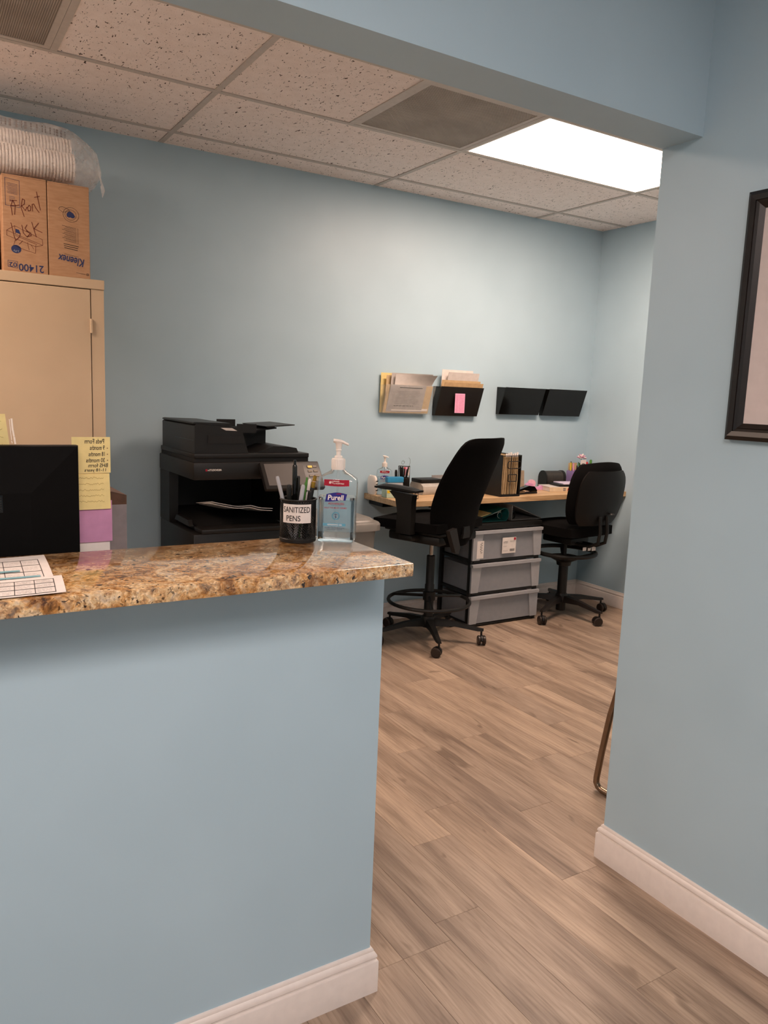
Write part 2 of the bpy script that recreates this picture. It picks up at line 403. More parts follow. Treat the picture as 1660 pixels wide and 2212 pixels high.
# baseboards: mitred sweep, profile (offset, height)
BPROF = [(0, 0), (.016, 0), (.016, .079), (.0145, .081), (.0115, .0822), (.0112, .086), (.0135, .0888), (.0132, .094), (.0105, .099), (.0068, .1022), (.0064, .107), (.004, .110), (0, .110)]
def baseboard(name, label, path):
    P = [Vector((p[0], p[1])) for p in path]; rings = []
    for i, p in enumerate(P):
        def nr(a, b): d = (b-a).normalized(); return Vector((d.y, -d.x))
        if i == 0: off = nr(P[0], P[1])
        elif i == len(P)-1: off = nr(P[-2], P[-1])
        else:
            a, b = nr(P[i-1], p), nr(p, P[i+1]); off = (a+b)/(1+a.dot(b))
        rings.append([(p.x+off.x*o, p.y+off.y*o, h) for o, h in BPROF])
    return struct(B().loft(rings).build(name, TRIM), label, 'baseboard')
baseboard('baseboard_counter', 'white moulded baseboard around the counter half wall', [(LX, HY0), (GEND, HY0), (GEND, HY1), (LX, HY1)])
baseboard('baseboard_entry', 'white moulded baseboard along the right wall', [(EX+.13, PY+.12), (EX+.13, HY1), (EX, HY1), (EX, FY)])
baseboard('baseboard_right', 'white baseboard at the far corner beyond the chairs', [(LX, BACK), (RX, BACK), (RX, PY+.12), (EX+.145, PY+.12)])

# floor
flo = struct(B().box(LX-.1, RX+.1, FY-.1, BACK+.1, -.06, -.004).build('floor', SUBFLOOR, None, False), 'grey brown wood plank floor', 'floor')
PW, PL = .148, .914
known = {0: 1.452, 1: 1.453, 2: 1.525, 3: 1.853, 4: 2.010, 5: 1.503, 6: 1.856, 7: 2.41, 8: 2.13, 9: 2.99, 10: 2.35, 11: 2.75}
cache = {}
def plank(w_, l_):
    k = (round(w_, 3), round(l_, 3))
    if k not in cache:
        b = B(); h = .0007
        vs = [(x, y, z) for x, y, z in ((0, 0, -.004), (w_, 0, -.004), (w_, l_, -.004), (0, l_, -.004), (0, 0, -h), (w_, 0, -h), (w_, l_, -h), (0, l_, -h), (h*.6, h*.6, 0), (w_-h*.6, h*.6, 0), (w_-h*.6, l_-h*.6, 0), (h*.6, l_-h*.6, 0))]
        b.add(vs, [(0, 1, 5, 4), (1, 2, 6, 5), (2, 3, 7, 6), (3, 0, 4, 7), (4, 5, 9, 8), (5, 6, 10, 9), (6, 7, 11, 10), (7, 4, 8, 11), (8, 9, 10, 11)])
        o = b.build('plank', PLANK, None, False); cache[k] = o.data; bpy.data.objects.remove(o)
    return cache[k]
rp = random.Random(3)
g = .0003
i0 = int(math.floor((LX-1.005)/PW)); i1 = int(math.ceil((RX-1.005)/PW))
for i in range(i0, i1):
    xa, xb = 1.005-PW+(i+1)*PW, 1.005+(i+1)*PW
    xa, xb = max(xa, LX), min(xb, RX)
    if xb-xa < .01: continue
    y1 = known.get(i+1, rp.uniform(1.2, 2.1)); y = y1-PL*5
    while y < BACK:
        ya, yb = max(y, FY), min(y+PL, BACK); y += PL
        if yb-ya < .02: continue
        if xa > EX+.1 and yb < PY+.02: continue
        if xa > EX+.1 and ya < PY: ya = PY
        o = bpy.data.objects.new('plank', plank(xb-xa-2*g, yb-ya-2*g)); C.objects.link(o); o.parent = flo; o.location = (xa+g, ya+g, 0)

# ceiling
cei = struct(B().box(LX-.1, RX+.1, FY-.1, BACK+.1, CEIL+.03, CEIL+.1).build('ceiling', PLENUM, None, False), 'suspended ceiling of fissured tiles in a metal grid', 'ceiling')
GX, GY, T = 1.118, 3.208, .6096
tcache = {}
def tile(xa, xb, ya, yb):
    k = (round(xb-xa, 3), round(yb-ya, 3))
    if k not in tcache:
        o = B().box(0, k[0], 0, k[1], 0, .015).build('ceiling_tile', TILE, None, False); tcache[k] = o.data; bpy.data.objects.remove(o)
    o = bpy.data.objects.new('ceiling_tile', tcache[k]); C.objects.link(o); o.parent = cei; o.location = (xa, ya, CEIL+.004)
bw = .012
def bar(xa, xb, ya, yb, z=CEIL): B().box(xa, xb, ya, yb, z, CEIL+.012).build('grid_bar', TBAR, cei, False)
holes = [(GX+T, GX+2*T, 2), (GX-2*T, GX-T, 2), (GX+2*T, GX+4*T, 2), (GX-4*T, GX-2*T, 2)]   # (x0,x1,row) kept free for vents and lamps
rows = [(GY+T, BACK), (GY, GY+T), (GY-T, GY), (GY-2*T, GY-T), (HY1, GY-2*T)]
for ri, (ya, yb) in enumerate(rows):
    if ri: bar(LX, RX, yb-bw, yb+bw)
    if ri == 2: xs = [LX, GX-4*T, GX-2*T, GX-T, GX, GX+T, GX+2*T, GX+4*T, RX]
    else: xs = [LX, GX-2*T, GX, GX+2*T, GX+4*T, RX]
    for a, b in zip(xs, xs[1:]):
        if a > LX: bar(a-bw, a+bw, ya+bw, yb-bw, CEIL+.0004)
        if any(abs(a-h0) < .01 and abs(b-h1) < .01 and ri == hr for h0, h1, hr in holes): continue
        tile(a+(bw+.0015 if a > LX else 0), b-(bw+.0015 if b < RX-.01 else 0), ya+(bw+.0015), yb-(bw+.0015 if ri else 0))
bar(EX+.13, RX, HY1-bw, HY1+bw)
for a, b in ((EX+.13, GX+2*T), (GX+2*T, GX+4*T), (GX+4*T, RX)): tile(a+.002, b-.002, PY+.121, HY1-bw-.002)
# front room grid
fys = [FY, -1.81, -1.2, -1.2+T, -1.2+2*T, -1.2+3*T, -1.2+4*T, 1.403]
FLX, FLX2 = (GX-T, GX+T), (GX-3*T, GX-T)                  # front lamp span
for ri, (ya, yb) in enumerate(zip(fys, fys[1:])):
    if ri: bar(LX, EX, ya-bw, ya+bw)
    xs = [LX, GX-3*T, GX-T, GX+T, EX]
    for a, b in zip(xs, xs[1:]):
        if a > LX: bar(a-bw, a+bw, ya+bw, yb-bw, CEIL+.0004)
        if (ri == 2 and abs(a-FLX[0]) < .01) or (ri == 3 and abs(a-FLX2[0]) < .01): continue
        tile(a+bw+.0015, b-bw-.0015, ya+bw+.0015, yb-bw-.0015)
def ceiling_light(x0, x1, y0, y1, label, col, strength):
    t = thing('ceiling_light', label, 'ceiling light', ((x0+x1)/2, (y0+y1)/2, CEIL), 0, 'recessed ceiling lights')
    a, b = (x1-x0)/2-bw-.001, (y1-y0)/2-bw-.001; fr = B()
    for q in ((-a, a, -b, -b+.012), (-a, a, b-.012, b), (-a, -a+.012, -b+.012, b-.012), (a-.012, a, -b+.012, b-.012)): fr.box(*q, .0012, .03)
    fr.build('frame', WHITEP, t, False)
    B().box(-a+.0121, a-.0121, -b+.0121, b-.0121, .004, .008).build('diffuser', m_emit('lit_diffuser', col, strength), t, False)
ceiling_light(GX+2*T, GX+4*T, GY-T, GY, 'glowing ceiling panel light beside the square vent, over the chairs', LAMP_COL, LAMP_BACK)
ceiling_light(GX-4*T, GX-2*T, GY-T, GY, 'ceiling panel light beyond the left edge of the picture', LAMP_COL, LAMP_LEFT)
ceiling_light(FLX[0], FLX[1], fys[2], fys[3], 'ceiling panel light over the waiting side, in front of the header beam', LAMP_COL_FRONT, LAMP_FRONT)
ceiling_light(FLX2[0], FLX2[1], fys[3], fys[4], 'left hand ceiling panel light over the waiting side', LAMP_COL_FRONT, LAMP_FRONT2)
def vent(x0, x1, label, mat):
    t = thing('ceiling_vent', label, 'vent', ((x0+x1)/2, GY-T/2, CEIL)); a = T/2-bw-.001; fr = B()
    for q in ((-a, a, -a, -a+.022), (-a, a, a-.022, a), (-a, -a+.022, -a+.022, a-.022), (a-.022, a, -a+.022, a-.022)): fr.box(*q, .001, .02)
    fr.build('frame', TBAR, t, False)
    B().box(-a+.0221, a-.0221, -a+.0221, a-.0221, .003, .007).build('grille', mat, t, False)
vent(GX+T, GX+2*T, 'square perforated ceiling vent next to the lit panel', m_grille('perforated_grille', 700, 700, '#c3b8ab', '#6a5f55'))
vent(GX-2*T, GX-T, 'ceiling vent with fine lines at the upper left corner', m_grille('lined_grille', 900, 0, '#b0a498', '#857a6f'))

# ================================================================== COUNTER
ct = B().box(LX+.001, .867, 1.28, 1.622, 1.037, 1.065, .003).build('countertop', GRANITE)
tag(ct, 'polished brown and gold granite countertop on the half wall', 'countertop')
CT = 1.0652

m_rear = m_frost('pale_blue_rear_label', '#c3dde8', .35)
def bottle(label, loc, rotz, scale=1.0):
    t = thing('sanitizer_bottle', label, 'bottle', loc, rotz, 'hand sanitizer pump bottles')
    def sq(a, b, z, e=6.5, n=44):
        return [(a*math.copysign(abs(math.cos(q))**(2/e), math.cos(q)), b*math.copysign(abs(math.sin(q))**(2/e), math.sin(q)), z) for q in [2*PI*i/n for i in range(n)]]
    body = B().loft([sq(.036, .021, .0), sq(.0425, .0265, .0035), sq(.0445, .028, .010), sq(.0440, .0275, .020), sq(.0435, .027, .09), sq(.0445, .028, .100), sq(.0450, .0285, .135), sq(.0435, .027, .145), sq(.034, .022, .153, 2.6), sq(.021, .017, .160, 2.2), sq(.0135, .0135, .166, 2), sq(.0130, .013, .172, 2)]).build('bottle_body', PET, t)
    B().loft([sq(.0405, .0245, .0035), sq(.0418, .0255, .010), sq(.0412, .0250, .09), sq(.0420, .0258, .104)]).build('gel', GEL, t)
    flat('rear_label', rects_h(-.034, .034, .020, .094, 8), lambda x, z: Vector((x, .0290, z)), m_rear, t)
    B().lathe([(.0028, .012), (.0028, .170)], 8).build('dip_tube', CLEARAC, t)
    col = B().lathe([(.0148, .165), (.0152, .167), (.0152, .188), (.0142, .190), (.009, .1905), (.009, .1945), (.0075, .196)], 28)
    for i in range(28):
        a = 2*PI*i/28; col.tube([(.0152*math.cos(a), .0152*math.sin(a), .168), (.0152*math.cos(a), .0152*math.sin(a), .187)], .0006, 4)
    col.build('collar', WHITEP, t)
    pump = B().lathe([(.0052, .195), (.0052, .207), (.0066, .2075), (.0066, .2095), (.0058, .210), (.0075, .222), (.010, .226)], 20)
    hd = []
    for i in range(9):
        u = i/8; x = -.012+u*.034; wz = .0090*(1-.35*u); hz = .0045*(1-.4*u); zc = .228+.0012*math.cos(u*PI)-(.0055*max(0, u-.55)/.45)
        if i == 0: wz *= .5
        hd.append([(x, wz*math.cos(q), zc+hz*math.sin(q)) for q in [2*PI*k/14 for k in range(14)]])
    pump.loft(hd); pump.build('pump', WHITEP, t)
    # printed front: flat label film standing just proud of the front face
    def fm(x, y):
        a, b, e = .0450, .0285, 6.5
        yy = b*(max(0, 1-abs(x/a)**e))**(1/e); return Vector((x, -yy-.0006, y))
    ban = [rect(-.028+.056*i/12, -.028+.056*(i+1)/12, .131-.0015*(1-((i+.5)/6-1)**2), .1445) for i in range(12)]
    flat('red_banner', ban, fm, RED, t)
    f2 = lambda x, y: fm(x, y)-Vector((0, .0004, 0)); f3 = lambda x, y: fm(x, y)-Vector((0, .0008, 0))
    text('#1', -.017, -.008, .135, .142, f2, WHITEI, t, bold=.02)
    text('BRAND', -.0065, .006, .1393, .1422, f2, WHITEI, t, bold=.02); text('in HOSPITALS', -.0065, .0165, .1345, .1375, f2, WHITEI, t, bold=.02)
    top = lambda s: .1125+.003*math.sin((s-.1)*PI*1.2)+.001*s
    flag = []
    for i in range(12):
        a, b = i/12, (i+1)/12; xa = -.022+.046*a; xb = -.022+.046*b
        flag.append([(xa-.003, .0965-.002*math.cos(a*PI)), (xb-.003, .0965-.002*math.cos(b*PI)), (xb, top(b)), (xa, top(a))])
    flat('logo_flag', flag, f2, PURP, t)
    flat('logo_flash', [[(-.002, .1120), (.010, .1125), (.012, .1140), (.002, .1138)]], f3, RED, t)
    text('Purell', -.019, .017, .0985, .1105, f3, WHITEI, t, shear=.12, bold=.018)
    text('ADVANCED', -.018, .018, .0885, .0930, f2, RED, t, bold=.015)
    text('HAND SANITIZER', -.011, .011, .0862, .0876, f2, INKB, t)
    text('KILLS THE MOST GERMS*', -.026, .025, .0795, .0830, f2, RED, t, bold=.01)
    flat('emblem', ring(0, .063, .0078, .0022), f2, TEALB, t)
    flat('emblem_sign', strokes([[(0, .058), (0, .0675)], [(-.0035, .066), (0, .0662), (.0035, .066)], [(-.0018, .0622), (.0018, .0605), (-.001, .059)]], .0011), f2, INKB, t)
    flat('teal_band', rects_h(-.0285, .0225, .0400, .0460), fm, TEALB, t)
    text('REFRESHING GEL', -.018, .015, .0415, .0445, f2, WHITEI, t, bold=.015)
    text('Kills More Than 99.99% of Germs', -.024, .020, .0348, .0374, f2, INKB, t, bold=.01); text('Leaves Hands Feeling Soft', -.019, .015, .0310, .0336, f2, INKB, t, bold=.01)
    text('20 FL OZ (591 mL)', -.013, .011, .0155, .0180, f2, INKG, t)
    return t
bottle('large clear sanitizer pump bottle on the granite counter', (.826, 1.542, CT), R(-33))

# pen cup with the SANITIZED PENS label; local -Y faces the waiting side
cupl = (.748, 1.582, CT); crot = R(-27)
cup = thing('pen_cup', 'black wire mesh pen cup labelled sanitized pens on granite counter', 'pen cup', cupl, crot)
def mesh_cup(t, r, h, n, wire=.00045, rim=.002):
    b = B(); b.tube([(r*math.cos(2*PI*i/32), r*math.sin(2*PI*i/32), h) for i in range(32)], rim, 8, True); b.build('rim', BLACKPL, t)
    B().lathe([(r*.9, 0), (r*1.02, .001), (r*1.02, .008), (r*.98, .010), (r*.97, .003), (.001, .003)], 32).build('base', BLACKPL, t)
    m = B(); st = 2*PI/n; k = int((h-.008)/(r*st)); dz = (h-.008)/k
    for i in range(n):
        for s in (-1, 1):
            m.tube([(r*.985*math.cos(st*(i+s*j)), r*.985*math.sin(st*(i+s*j)), .008+dz*j) for j in range(k+1)], wire, 3)
    o = m.build('mesh_wall', BLACKPL, t, False); return o
mesh_cup(cup, .0405, .096, 44, .00075)
B().lathe([(.0398, .060), (.0398, .096), (.0392, .096), (.0392, .060)], 32).build('solid_band', BLACKPL, cup)
lab = [rect(-.036+.068*i/14, -.036+.068*(i+1)/14, .046, .088) for i in range(14)]
def cm(rr): return lambda x, y: Vector((rr*math.sin(x/.041), -rr*math.cos(x/.041), y))
flat('paper_label', lab, cm(.0417), PAPER, cup)
text('SANITIZED', -.0335, .0285, .0695, .0825, cm(.0421), INK, cup, bold=.008); text('PENS', -.0255, .0065, .0505, .0630, cm(.0421), INK, cup, bold=.008)
def pen(label, bx, by, tx, ty, L, kind, base=cupl, rot=crot, z0=.006, group='pens in the counter cup', r=.0042):
    """pen standing in a cup; (bx,by) foot and (tx,ty) lean, in the cup's frame"""
    a = Vector((bx, by, z0)); d = Vector((tx-bx, ty-by, 0)); d.z = math.sqrt(max(.0001, L*L-d.length_squared)); d.normalize()
    M_ = Matrix.Rotation(rot, 4, 'Z'); t = thing('pen', label, 'pen', tuple(Vector(base)+M_ @ a), rot, group)
    m = {'clear': TUB2, 'black': BLACKGL, 'green': GREEN, 'white': WHITEP, 'chrome': CHROME, 'gold': TUB2, 'blackcap': BLACKPL, 'yellow': BLACKPL}[kind]
    def at(s): return d*s
    B().tube([at(0), at(L*.08), at(L*.55), at(L*.56), at(L-.004), at(L)], [r*.3, r, r, r*1.06, r, r*.7], 10).build('barrel', m, t)
    if kind in ('black', 'green', 'blackcap', 'chrome'):
        n = d.cross(Vector((1, 0, 0))).normalized()
        B().tube([at(L-.004)+n*-r*1.1, at(L-.006)-n*r*1.7, at(L-.035)-n*r*1.5], r*.3, 6).build('clip', m, t)
    if kind in ('black', 'green'): B().cyl(at(L), at(L+.010), r*.55, 8).build('clicker', m, t)
    if kind == 'clear': B().cyl(at(.004), at(L*.9), r*.35, 6).build('ink_tube', PAPER2, t)
    if kind in ('gold', 'yellow'): B().cyl(at(L-.012), at(L+.001), r*1.05, 10).build('cap_band', basic('brass', '#c9973f', .25, metal=1.), t)
    if kind == 'white': B().cyl(at(L-.03), at(L-.026), r*1.06, 10).build('cap_band', CHROME, t)
    return t
pen('clear barrel pen leaning far left out of the counter cup', -.012, -.01, -.048, -.012, .145, 'clear')
pen('tall black click pen standing highest in the counter cup', -.008, .005, -.010, .010, .166, 'black', r=.0058)
pen('short black capped pen left of the tall one in the counter cup', -.016, .0, -.022, -.006, .122, 'blackcap', r=.0055)
pen('black pen just right of the tall one in the counter cup', 0, .012, -.002, .016, .140, 'blackcap')
pen('clear barrel pen leaning right near the middle of the counter cup', -.006, -.022, .011, -.028, .126, 'clear', r=.005)
pen('green and black pen in the counter cup', .004, .008, .017, .014, .128, 'green')
pen('white tipped pen at the right of the counter cup', .008, .0, .025, .008, .136, 'white')
pen('black pen with a yellow tip at the right of the counter cup', .012, -.005, .033, -.004, .130, 'yellow', r=.005)
pen('clear pen with gold tip seen behind the sanitizer bottle', .012, .010, .036, .029, .142, 'gold')
pen('black pen leaning at the right rim of the counter cup', .016, -.014, .026, -.022, .112, 'blackcap', r=.005)

# schedule sheets in a plastic sleeve
def schedule(label, x1, y0, y1, z, hi, seed):
    t = thing('schedule_sheet', label, 'paper', (0, 0, z)); x0 = x1-.279; rnd = random.Random(seed)
    b = B(); n = 14
    def zz(u, v): return .0006+.0020*math.sin(v*PI)*(.4+.6*u)+.0006*math.sin(u*7)
    b.pad(lambda u, v: (x0+(u+1)/2*(x1-x0)+.006*(v+1), y0+(v+1)/2*(y1-y0), zz((u+1)/2, (v+1)/2)), lambda u, v: (0, 0, .0003), n, n)
    b.build('sheet', PAPER, t)
    def fm(x, y):
        u, v = (x-x0)/(x1-x0), (y-y0)/(y1-y0); return Vector((x+.012*v, y, zz(u, v)+.0008))
    def seg(a, b_, c, d, wd, k=8): return strokes([[(a+(c-a)*i/k, b_+(d-b_)*i/k) for i in range(k+1)]], wd)
    L = []; h = y1-y0; nr = 3
    ya, yb = y0+.05*h, y1-.22*h
    for i in range(nr+1): L += seg(x0+.01, ya+(yb-ya)*i/nr, x1-.015, ya+(yb-ya)*i/nr, .0022)
    for k in range(8): xx = x1-.015-k*.030; L += seg(xx, ya, xx, yb, .0012)
    flat('table_lines', L, fm, INK, t)
    W = []
    for i in range(nr):
        for k in range(7):
            for j in range(3): W += strokes(scrawl(x1-.042-k*.030, x1-.020-k*.030, ya+(yb-ya)*(i+.25+.2*j)/nr, .002, rnd), .0006)
    flat('table_entries', W, fm, INKG, t)
    for i, f in hi:
        flat('blue_highlight', [[(x0+.02, ya+(yb-ya)*(i+.08)/nr), (x1-.020-f, ya+(yb-ya)*(i+.08)/nr), (x1-.020-f, ya+(yb-ya)*(i+.30)/nr), (x0+.02, ya+(yb-ya)*(i+.30)/nr)]], lambda x, y: fm(x, y)+Vector((0, 0, .0007)), basic('highlighter_blue', '#7fb0ba', .7), t)
    W = strokes(scrawl(x1-.2, x1-.1, y1-.14*h, .006, rnd), .0012); flat('heading', W, fm, INKG, t)
schedule('printed weekly schedule with blue highlights lying back on the granite', .205, 1.405, 1.607, CT, [(0, .0), (1, .03)], 4)
schedule('plain printed schedule overlapping at the front edge of the granite', .206, 1.293, 1.412, CT+.0028, [], 9)

# ================================================================== RECEPTION DESK, MONITOR AND NOTES
rd = thing('reception_desk', 'low desk behind the granite counter carrying the monitor', 'desk', (0, 1.95, 0))
B().box(-1.75, .80, -.31, .35, .715, .745, .003).build('desk_top', basic('beige_laminate', '#b9a68f', .45), rd)
for x in (-1.70, .70):
    for y in (-.27, .29): B().box(x, x+.05, y, y+.05, 0, .715).build('leg', BLACKPL, rd, False)
mon = thing('monitor', 'black computer monitor seen from behind over the counter', 'monitor', (.045, 1.74, .7455))
def rr_(x0, x1, z0, z1, y): return [(x0, y, z0), (x1, y, z0), (x1, y, z1), (x0, y, z1)]
B().loft([rr_(-.26, .26, .185, .525, -.012), rr_(-.26, .26, .185, .525, .012)]).build('front_bezel', BLACKPL, mon, False)
B().loft([rr_(-.26, .26, .185, .525, -.0125), rr_(-.258, .258, .187, .523, -.020), rr_(-.165, .165, .25, .430, -.034)]).build('back_shell', basic('matte_black_shell', '#060505', .7, var=.1, spec=.15), mon, False)
vslot = B()
for k in range(6): vslot.box(-.10, .110, -.0362, -.0343, .420-k*.005, .423-k*.005)
B().box(-.10, .112, -.0350, -.0341, .392, .427).build('vent_recess', BLACKGL, mon, False)
vslot.build('vent_slot', BLACKPL, mon, False)
B().box(-.04, .04, -.047, -.035, .0, .33, .004).build('stand_neck', BLACKPL, mon)
B().box(-.12, .12, -.10, .08, 0, .012, .004).build('stand_base', BLACKPL, mon)
B().box(-.25, .25, .0121, .0125, .197, .515).build('screen', BLACKGL, mon, False)
def note(name, label, x0, x1, z0, z1, y, mat, curl=.006, lean=0.):
    t = thing(name, label, 'sticky note', ((x0+x1)/2, y, z0)); w_, h = x1-x0, z1-z0
    b = B(); b.pad(lambda u, v: (u*w_/2+lean*v, curl*(.5-.5*math.cos((v+1)*PI/2*.7))*.3+curl*max(0, u)**2*.5, (v+1)/2*h), lambda u, v: (0, .0002, 0), 8, 8); b.build('paper', mat, t)
    return t, lambda x, z: Vector((x*w_/2+lean*(2*z-1), curl*(.5-.5*math.cos(2*z*PI/2*.7))*.3+curl*max(0, x)**2*.5-.0006, z*h))
NY = 1.760
t, fm = note('sticky_note', 'yellow sticky note with handwritten peds form list beside the monitor', .298, .378, 1.208, 1.286, NY, YNOTE)
LN = [('Peds Form', -.35, .68, .80, .93), ('9 months', -.08, .70, .62, .75), ('18 months', -.15, .70, .45, .57), ('30 months', -.28, .70, .28, .40), ('BHS form', -.18, .86, .14, .25), ('11-18 years', -.38, .75, .0, .11)]
for s, a, b_, c, d in LN: text(s, -a, -b_, c+.02, d+.02, (lambda f: lambda x, z: f(-x, z))(lambda x, z: fm(x, z)), INK, t, 'handwriting', shear=.1) if False else text(s, b_, a, c+.02, d+.02, fm, INK, t, 'handwriting', shear=-.1, bold=.012)
flat('bullet', [circ(.84, z, .035, 8, .012) for z in (.69, .52, .35)], fm, INKR, t)
rnd = random.Random(11)
t, fm = note('sticky_note', 'yellow sticky note with faint writing, hanging under the peds form note', .300, .377, 1.128, 1.207, NY+.002, YNOTE, lean=-.001)
W = []
for z in (.85, .68, .52, .36, .20): W += strokes([[(x*38, z+(y_)*1.0) for x, y_ in L] for L in scrawl(-.020, .018, 0, .0008*38*.8, rnd, .02)], .018) if False else strokes([[(-.7+.05*i, z+rnd.uniform(0, .05)) for i in range(28)]], .012)
flat('faint_writing', W, fm, INKF, t)
t, fm = note('sticky_note', 'pink sticky note below the yellow notes at the monitor edge', .302, .381, 1.055, 1.146, NY+.005, PNOTE)
t, fm = note('sticky_note', 'white paper slip lowest under the pink note by the monitor', .302, .376, 1.025, 1.062, NY+.008, PAPER)
t, fm = note('sticky_note', 'yellow sticky note standing over the monitor top at the left edge', .10, .176, 1.255, 1.332, NY+.002, YNOTE, lean=-.004)
flat('faint_writing', strokes([[(.1+.05*i, z+rnd.uniform(0, .06)) for i in range(14)] for z in (.8, .55, .35, .15)], .012), fm, INKF, t)
cb = thing('desk_file_box', 'narrow grey file box with brown wooden top behind the notes', 'box', (.36, 2.06, .7455))
B().prism([(-.04, 0), (.1, 0), (.1, .012), (-.04, .012)], 'y', -.09, .09).build('base_strip', basic('dark_brown_wood', '#33241c', .5), cb, False)
B().box(-.04, .1, -.09, .09, .0121, .36).build('body', basic('grey_card', '#8f878a', .6), cb, False)
B().prism([(-.04, .3601), (.1, .3601), (.1, .383), (.065, .393), (-.04, .385)], 'y', -.09, .09).build('wooden_top', basic('brown_wood', '#5c4030', .5, var=.2), cb, False)

# ================================================================== STORAGE CABINET
CX0, CX1, CYF = -.18, .735, 3.51
cab = thing('storage_cabinet', 'tall tan steel storage cabinet at the left by the back wall', 'cabinet', (CX0, CYF, 0))
cw = CX1-CX0; D_ = BACK-CYF-.025
b = B(); b.box(0, .016, 0, D_, 0, 1.79); b.box(cw-.052, cw, 0, D_, 0, 1.79); b.box(.016, cw-.052, D_-.01, D_, 0, 1.79); b.box(.016, cw-.052, 0, D_, .0, .06)
for z in (.4, .8, 1.2, 1.6): b.box(.016, cw-.052, .03, D_-.01, z, z+.02)
b.build('body', TAN, cab, False)
B().box(-.002, cw+.002, -.004, D_, 1.7905, 1.83, .002).build('top_panel', TAN, cab)
mid = (cw-.036)/2
dL = B().box(.019, mid-.0015, -.003, .016, .065, 1.787, .002).build('door', TAN, cab)
dR = B().box(mid+.0015, cw-.0555, -.003, .016, .065, 1.787, .002).build('door', TAN, cab)
hd = B(); hd.box(mid+.03, mid+.055, -.006, -.003, .86, 1.0, .001); hd.box(mid+.038, mid+.047, -.03, -.006, .92, .94, .002); hd.build('handle', CHROME, dR)
for z in (.25, .95, 1.61):
    B().cyl((cw-.0535, -.006, z), (cw-.0535, -.006, z+.058), .0055, 10).build('hinge', TAN, cab)
flat('white_print', strokes([[(.545, 1.245), (.548, 1.20)], [(.549, 1.197), (.552, 1.175)], [(.553, 1.17), (.556, 1.145)]], .007) + strokes([[(.537, 1.243), (.543, 1.16)], [(.543, 1.155), (.545, 1.147)]], .003), lambda x, z: Vector((x, -.0036, z)), WHITEI, cab)

def carton(label, x0, x1, y0, d, z0, h, mat=KRAFT):
    t = thing('cardboard_box', label, 'box', ((x0+x1)/2, y0, z0), 0, 'cardboard boxes on the cabinet'); w_ = x1-x0
    B().box(-w_/2, w_/2, 0, d, 0, h-.004, .002).build('carton', mat, t)
    B().box(-w_/2+.001, -.0008, .001, d-.001, h-.0038, h).build('flap', mat, t, False); B().box(.0008, w_/2-.001, .001, d-.001, h-.0038, h).build('flap', mat, t, False)
    return t, lambda x, z: Vector((x, -.0006, z))
ZB = 1.8305
t, fm = carton('kraft cardboard box with red handwriting on top of the tan cabinet', .358, .521, 3.52, .32, ZB, .368)
u = lambda zx, zy: ((zx-325)*.161/510, (2040-zy)*.366/1155)      # proportions of the printed face
def ul(*p): return [u(*q) for q in p]
text('21400', *[u(235, 0)[0], u(530, 0)[0]][::-1], u(0, 1935)[1], u(0, 2025)[1], fm, INKB, t, bold=.012)
text('02', u(215, 0)[0], u(125, 0)[0], u(0, 1930)[1], u(0, 1985)[1], fm, INKB, t, bold=.008)
flat('number_frame', strokes([ul((112, 1910), (222, 1915), (220, 1995), (112, 1985), (112, 1910))], .0012), fm, INKB, t)
flat('info_panel', strokes([ul((105, 925), (268, 940), (266, 1260), (105, 1250), (105, 925))], .0012) + strokes([ul((125+(i % 3)*6, 980+i*17), (245, 990+i*17)) for i in range(8)], .0010) + strokes([ul((150, 1140+i*20), (215, 1145+i*20)) for i in range(4)], .001), fm, INKB, t)
flat('tissue_box_drawing', strokes([ul((108, 1550), (200, 1485), (520, 1610), (525, 1680), (440, 1710), (108, 1610), (108, 1550)), ul((108, 1550), (210, 1585), (520, 1680)), ul((200, 1485), (210, 1585)), ul((205, 1600), (455, 1680)), ul((205, 1650), (185, 1720), (300, 1760), (435, 1790), (440, 1690)), ul((290, 1655), (245, 1705)), ul((345, 1670), (360, 1760)), ul((385, 1690), (415, 1740))], .0014), fm, INKR, t)
flat('blue_oval', [[u(212+58*math.cos(a), 1765+50*math.sin(a)) for a in [2*PI*i/20 for i in range(20)]]], fm, INKB, t)
flat('blue_patch', [ul((210, 1520), (250, 1530), (268, 1580), (212, 1565))], fm, INKB, t)
text('2-Ply', u(245, 0)[0], u(180, 0)[0], u(0, 1770)[1], u(0, 1800)[1], lambda x, z: fm(x, z)-Vector((0, .0004, 0)), TUB2, t)
flat('handwriting', strokes([ul((180, 1360+-0), (165, 1250), (190, 1180), (215, 1240), (205, 1350)), ul((155, 1190), (235, 1180)), ul((160, 1250), (225, 1240), (260, 1230)),
    ul((315, 1360), (280, 1250), (300, 1150), (325, 1160), (320, 1210), (290, 1235), (330, 1285), (350, 1240)), ul((375, 1215), (355, 1250), (365, 1285), (390, 1275), (395, 1230), (375, 1215)), ul((415, 1280), (410, 1200), (430, 1190), (455, 1240), (490, 1285)), ul((465, 1040), (505, 1255)), ul((440, 1110), (500, 1090)),
    ul((160, 1455), (195, 1620), (210, 1660), (255, 1610), (265, 1570)), ul((285, 1465), (300, 1560), (340, 1600), (390, 1580), (385, 1545), (335, 1530)), ul((345, 1455), (320, 1500), (375, 1560), (340, 1605)), ul((400, 1415), (450, 1590)), ul((480, 1415), (425, 1490), (520, 1525))], .0026), lambda x, z: fm(x, z)-Vector((0, .0003, 0)), INKR, t)
t, fm = carton('kraft tissue carton with upside down blue script on top of the cabinet', .524, .684, 3.52, .32, ZB, .366)
u = lambda zx, zy: ((zx-838)*.158/460, (2095-zy)*.366/1130)
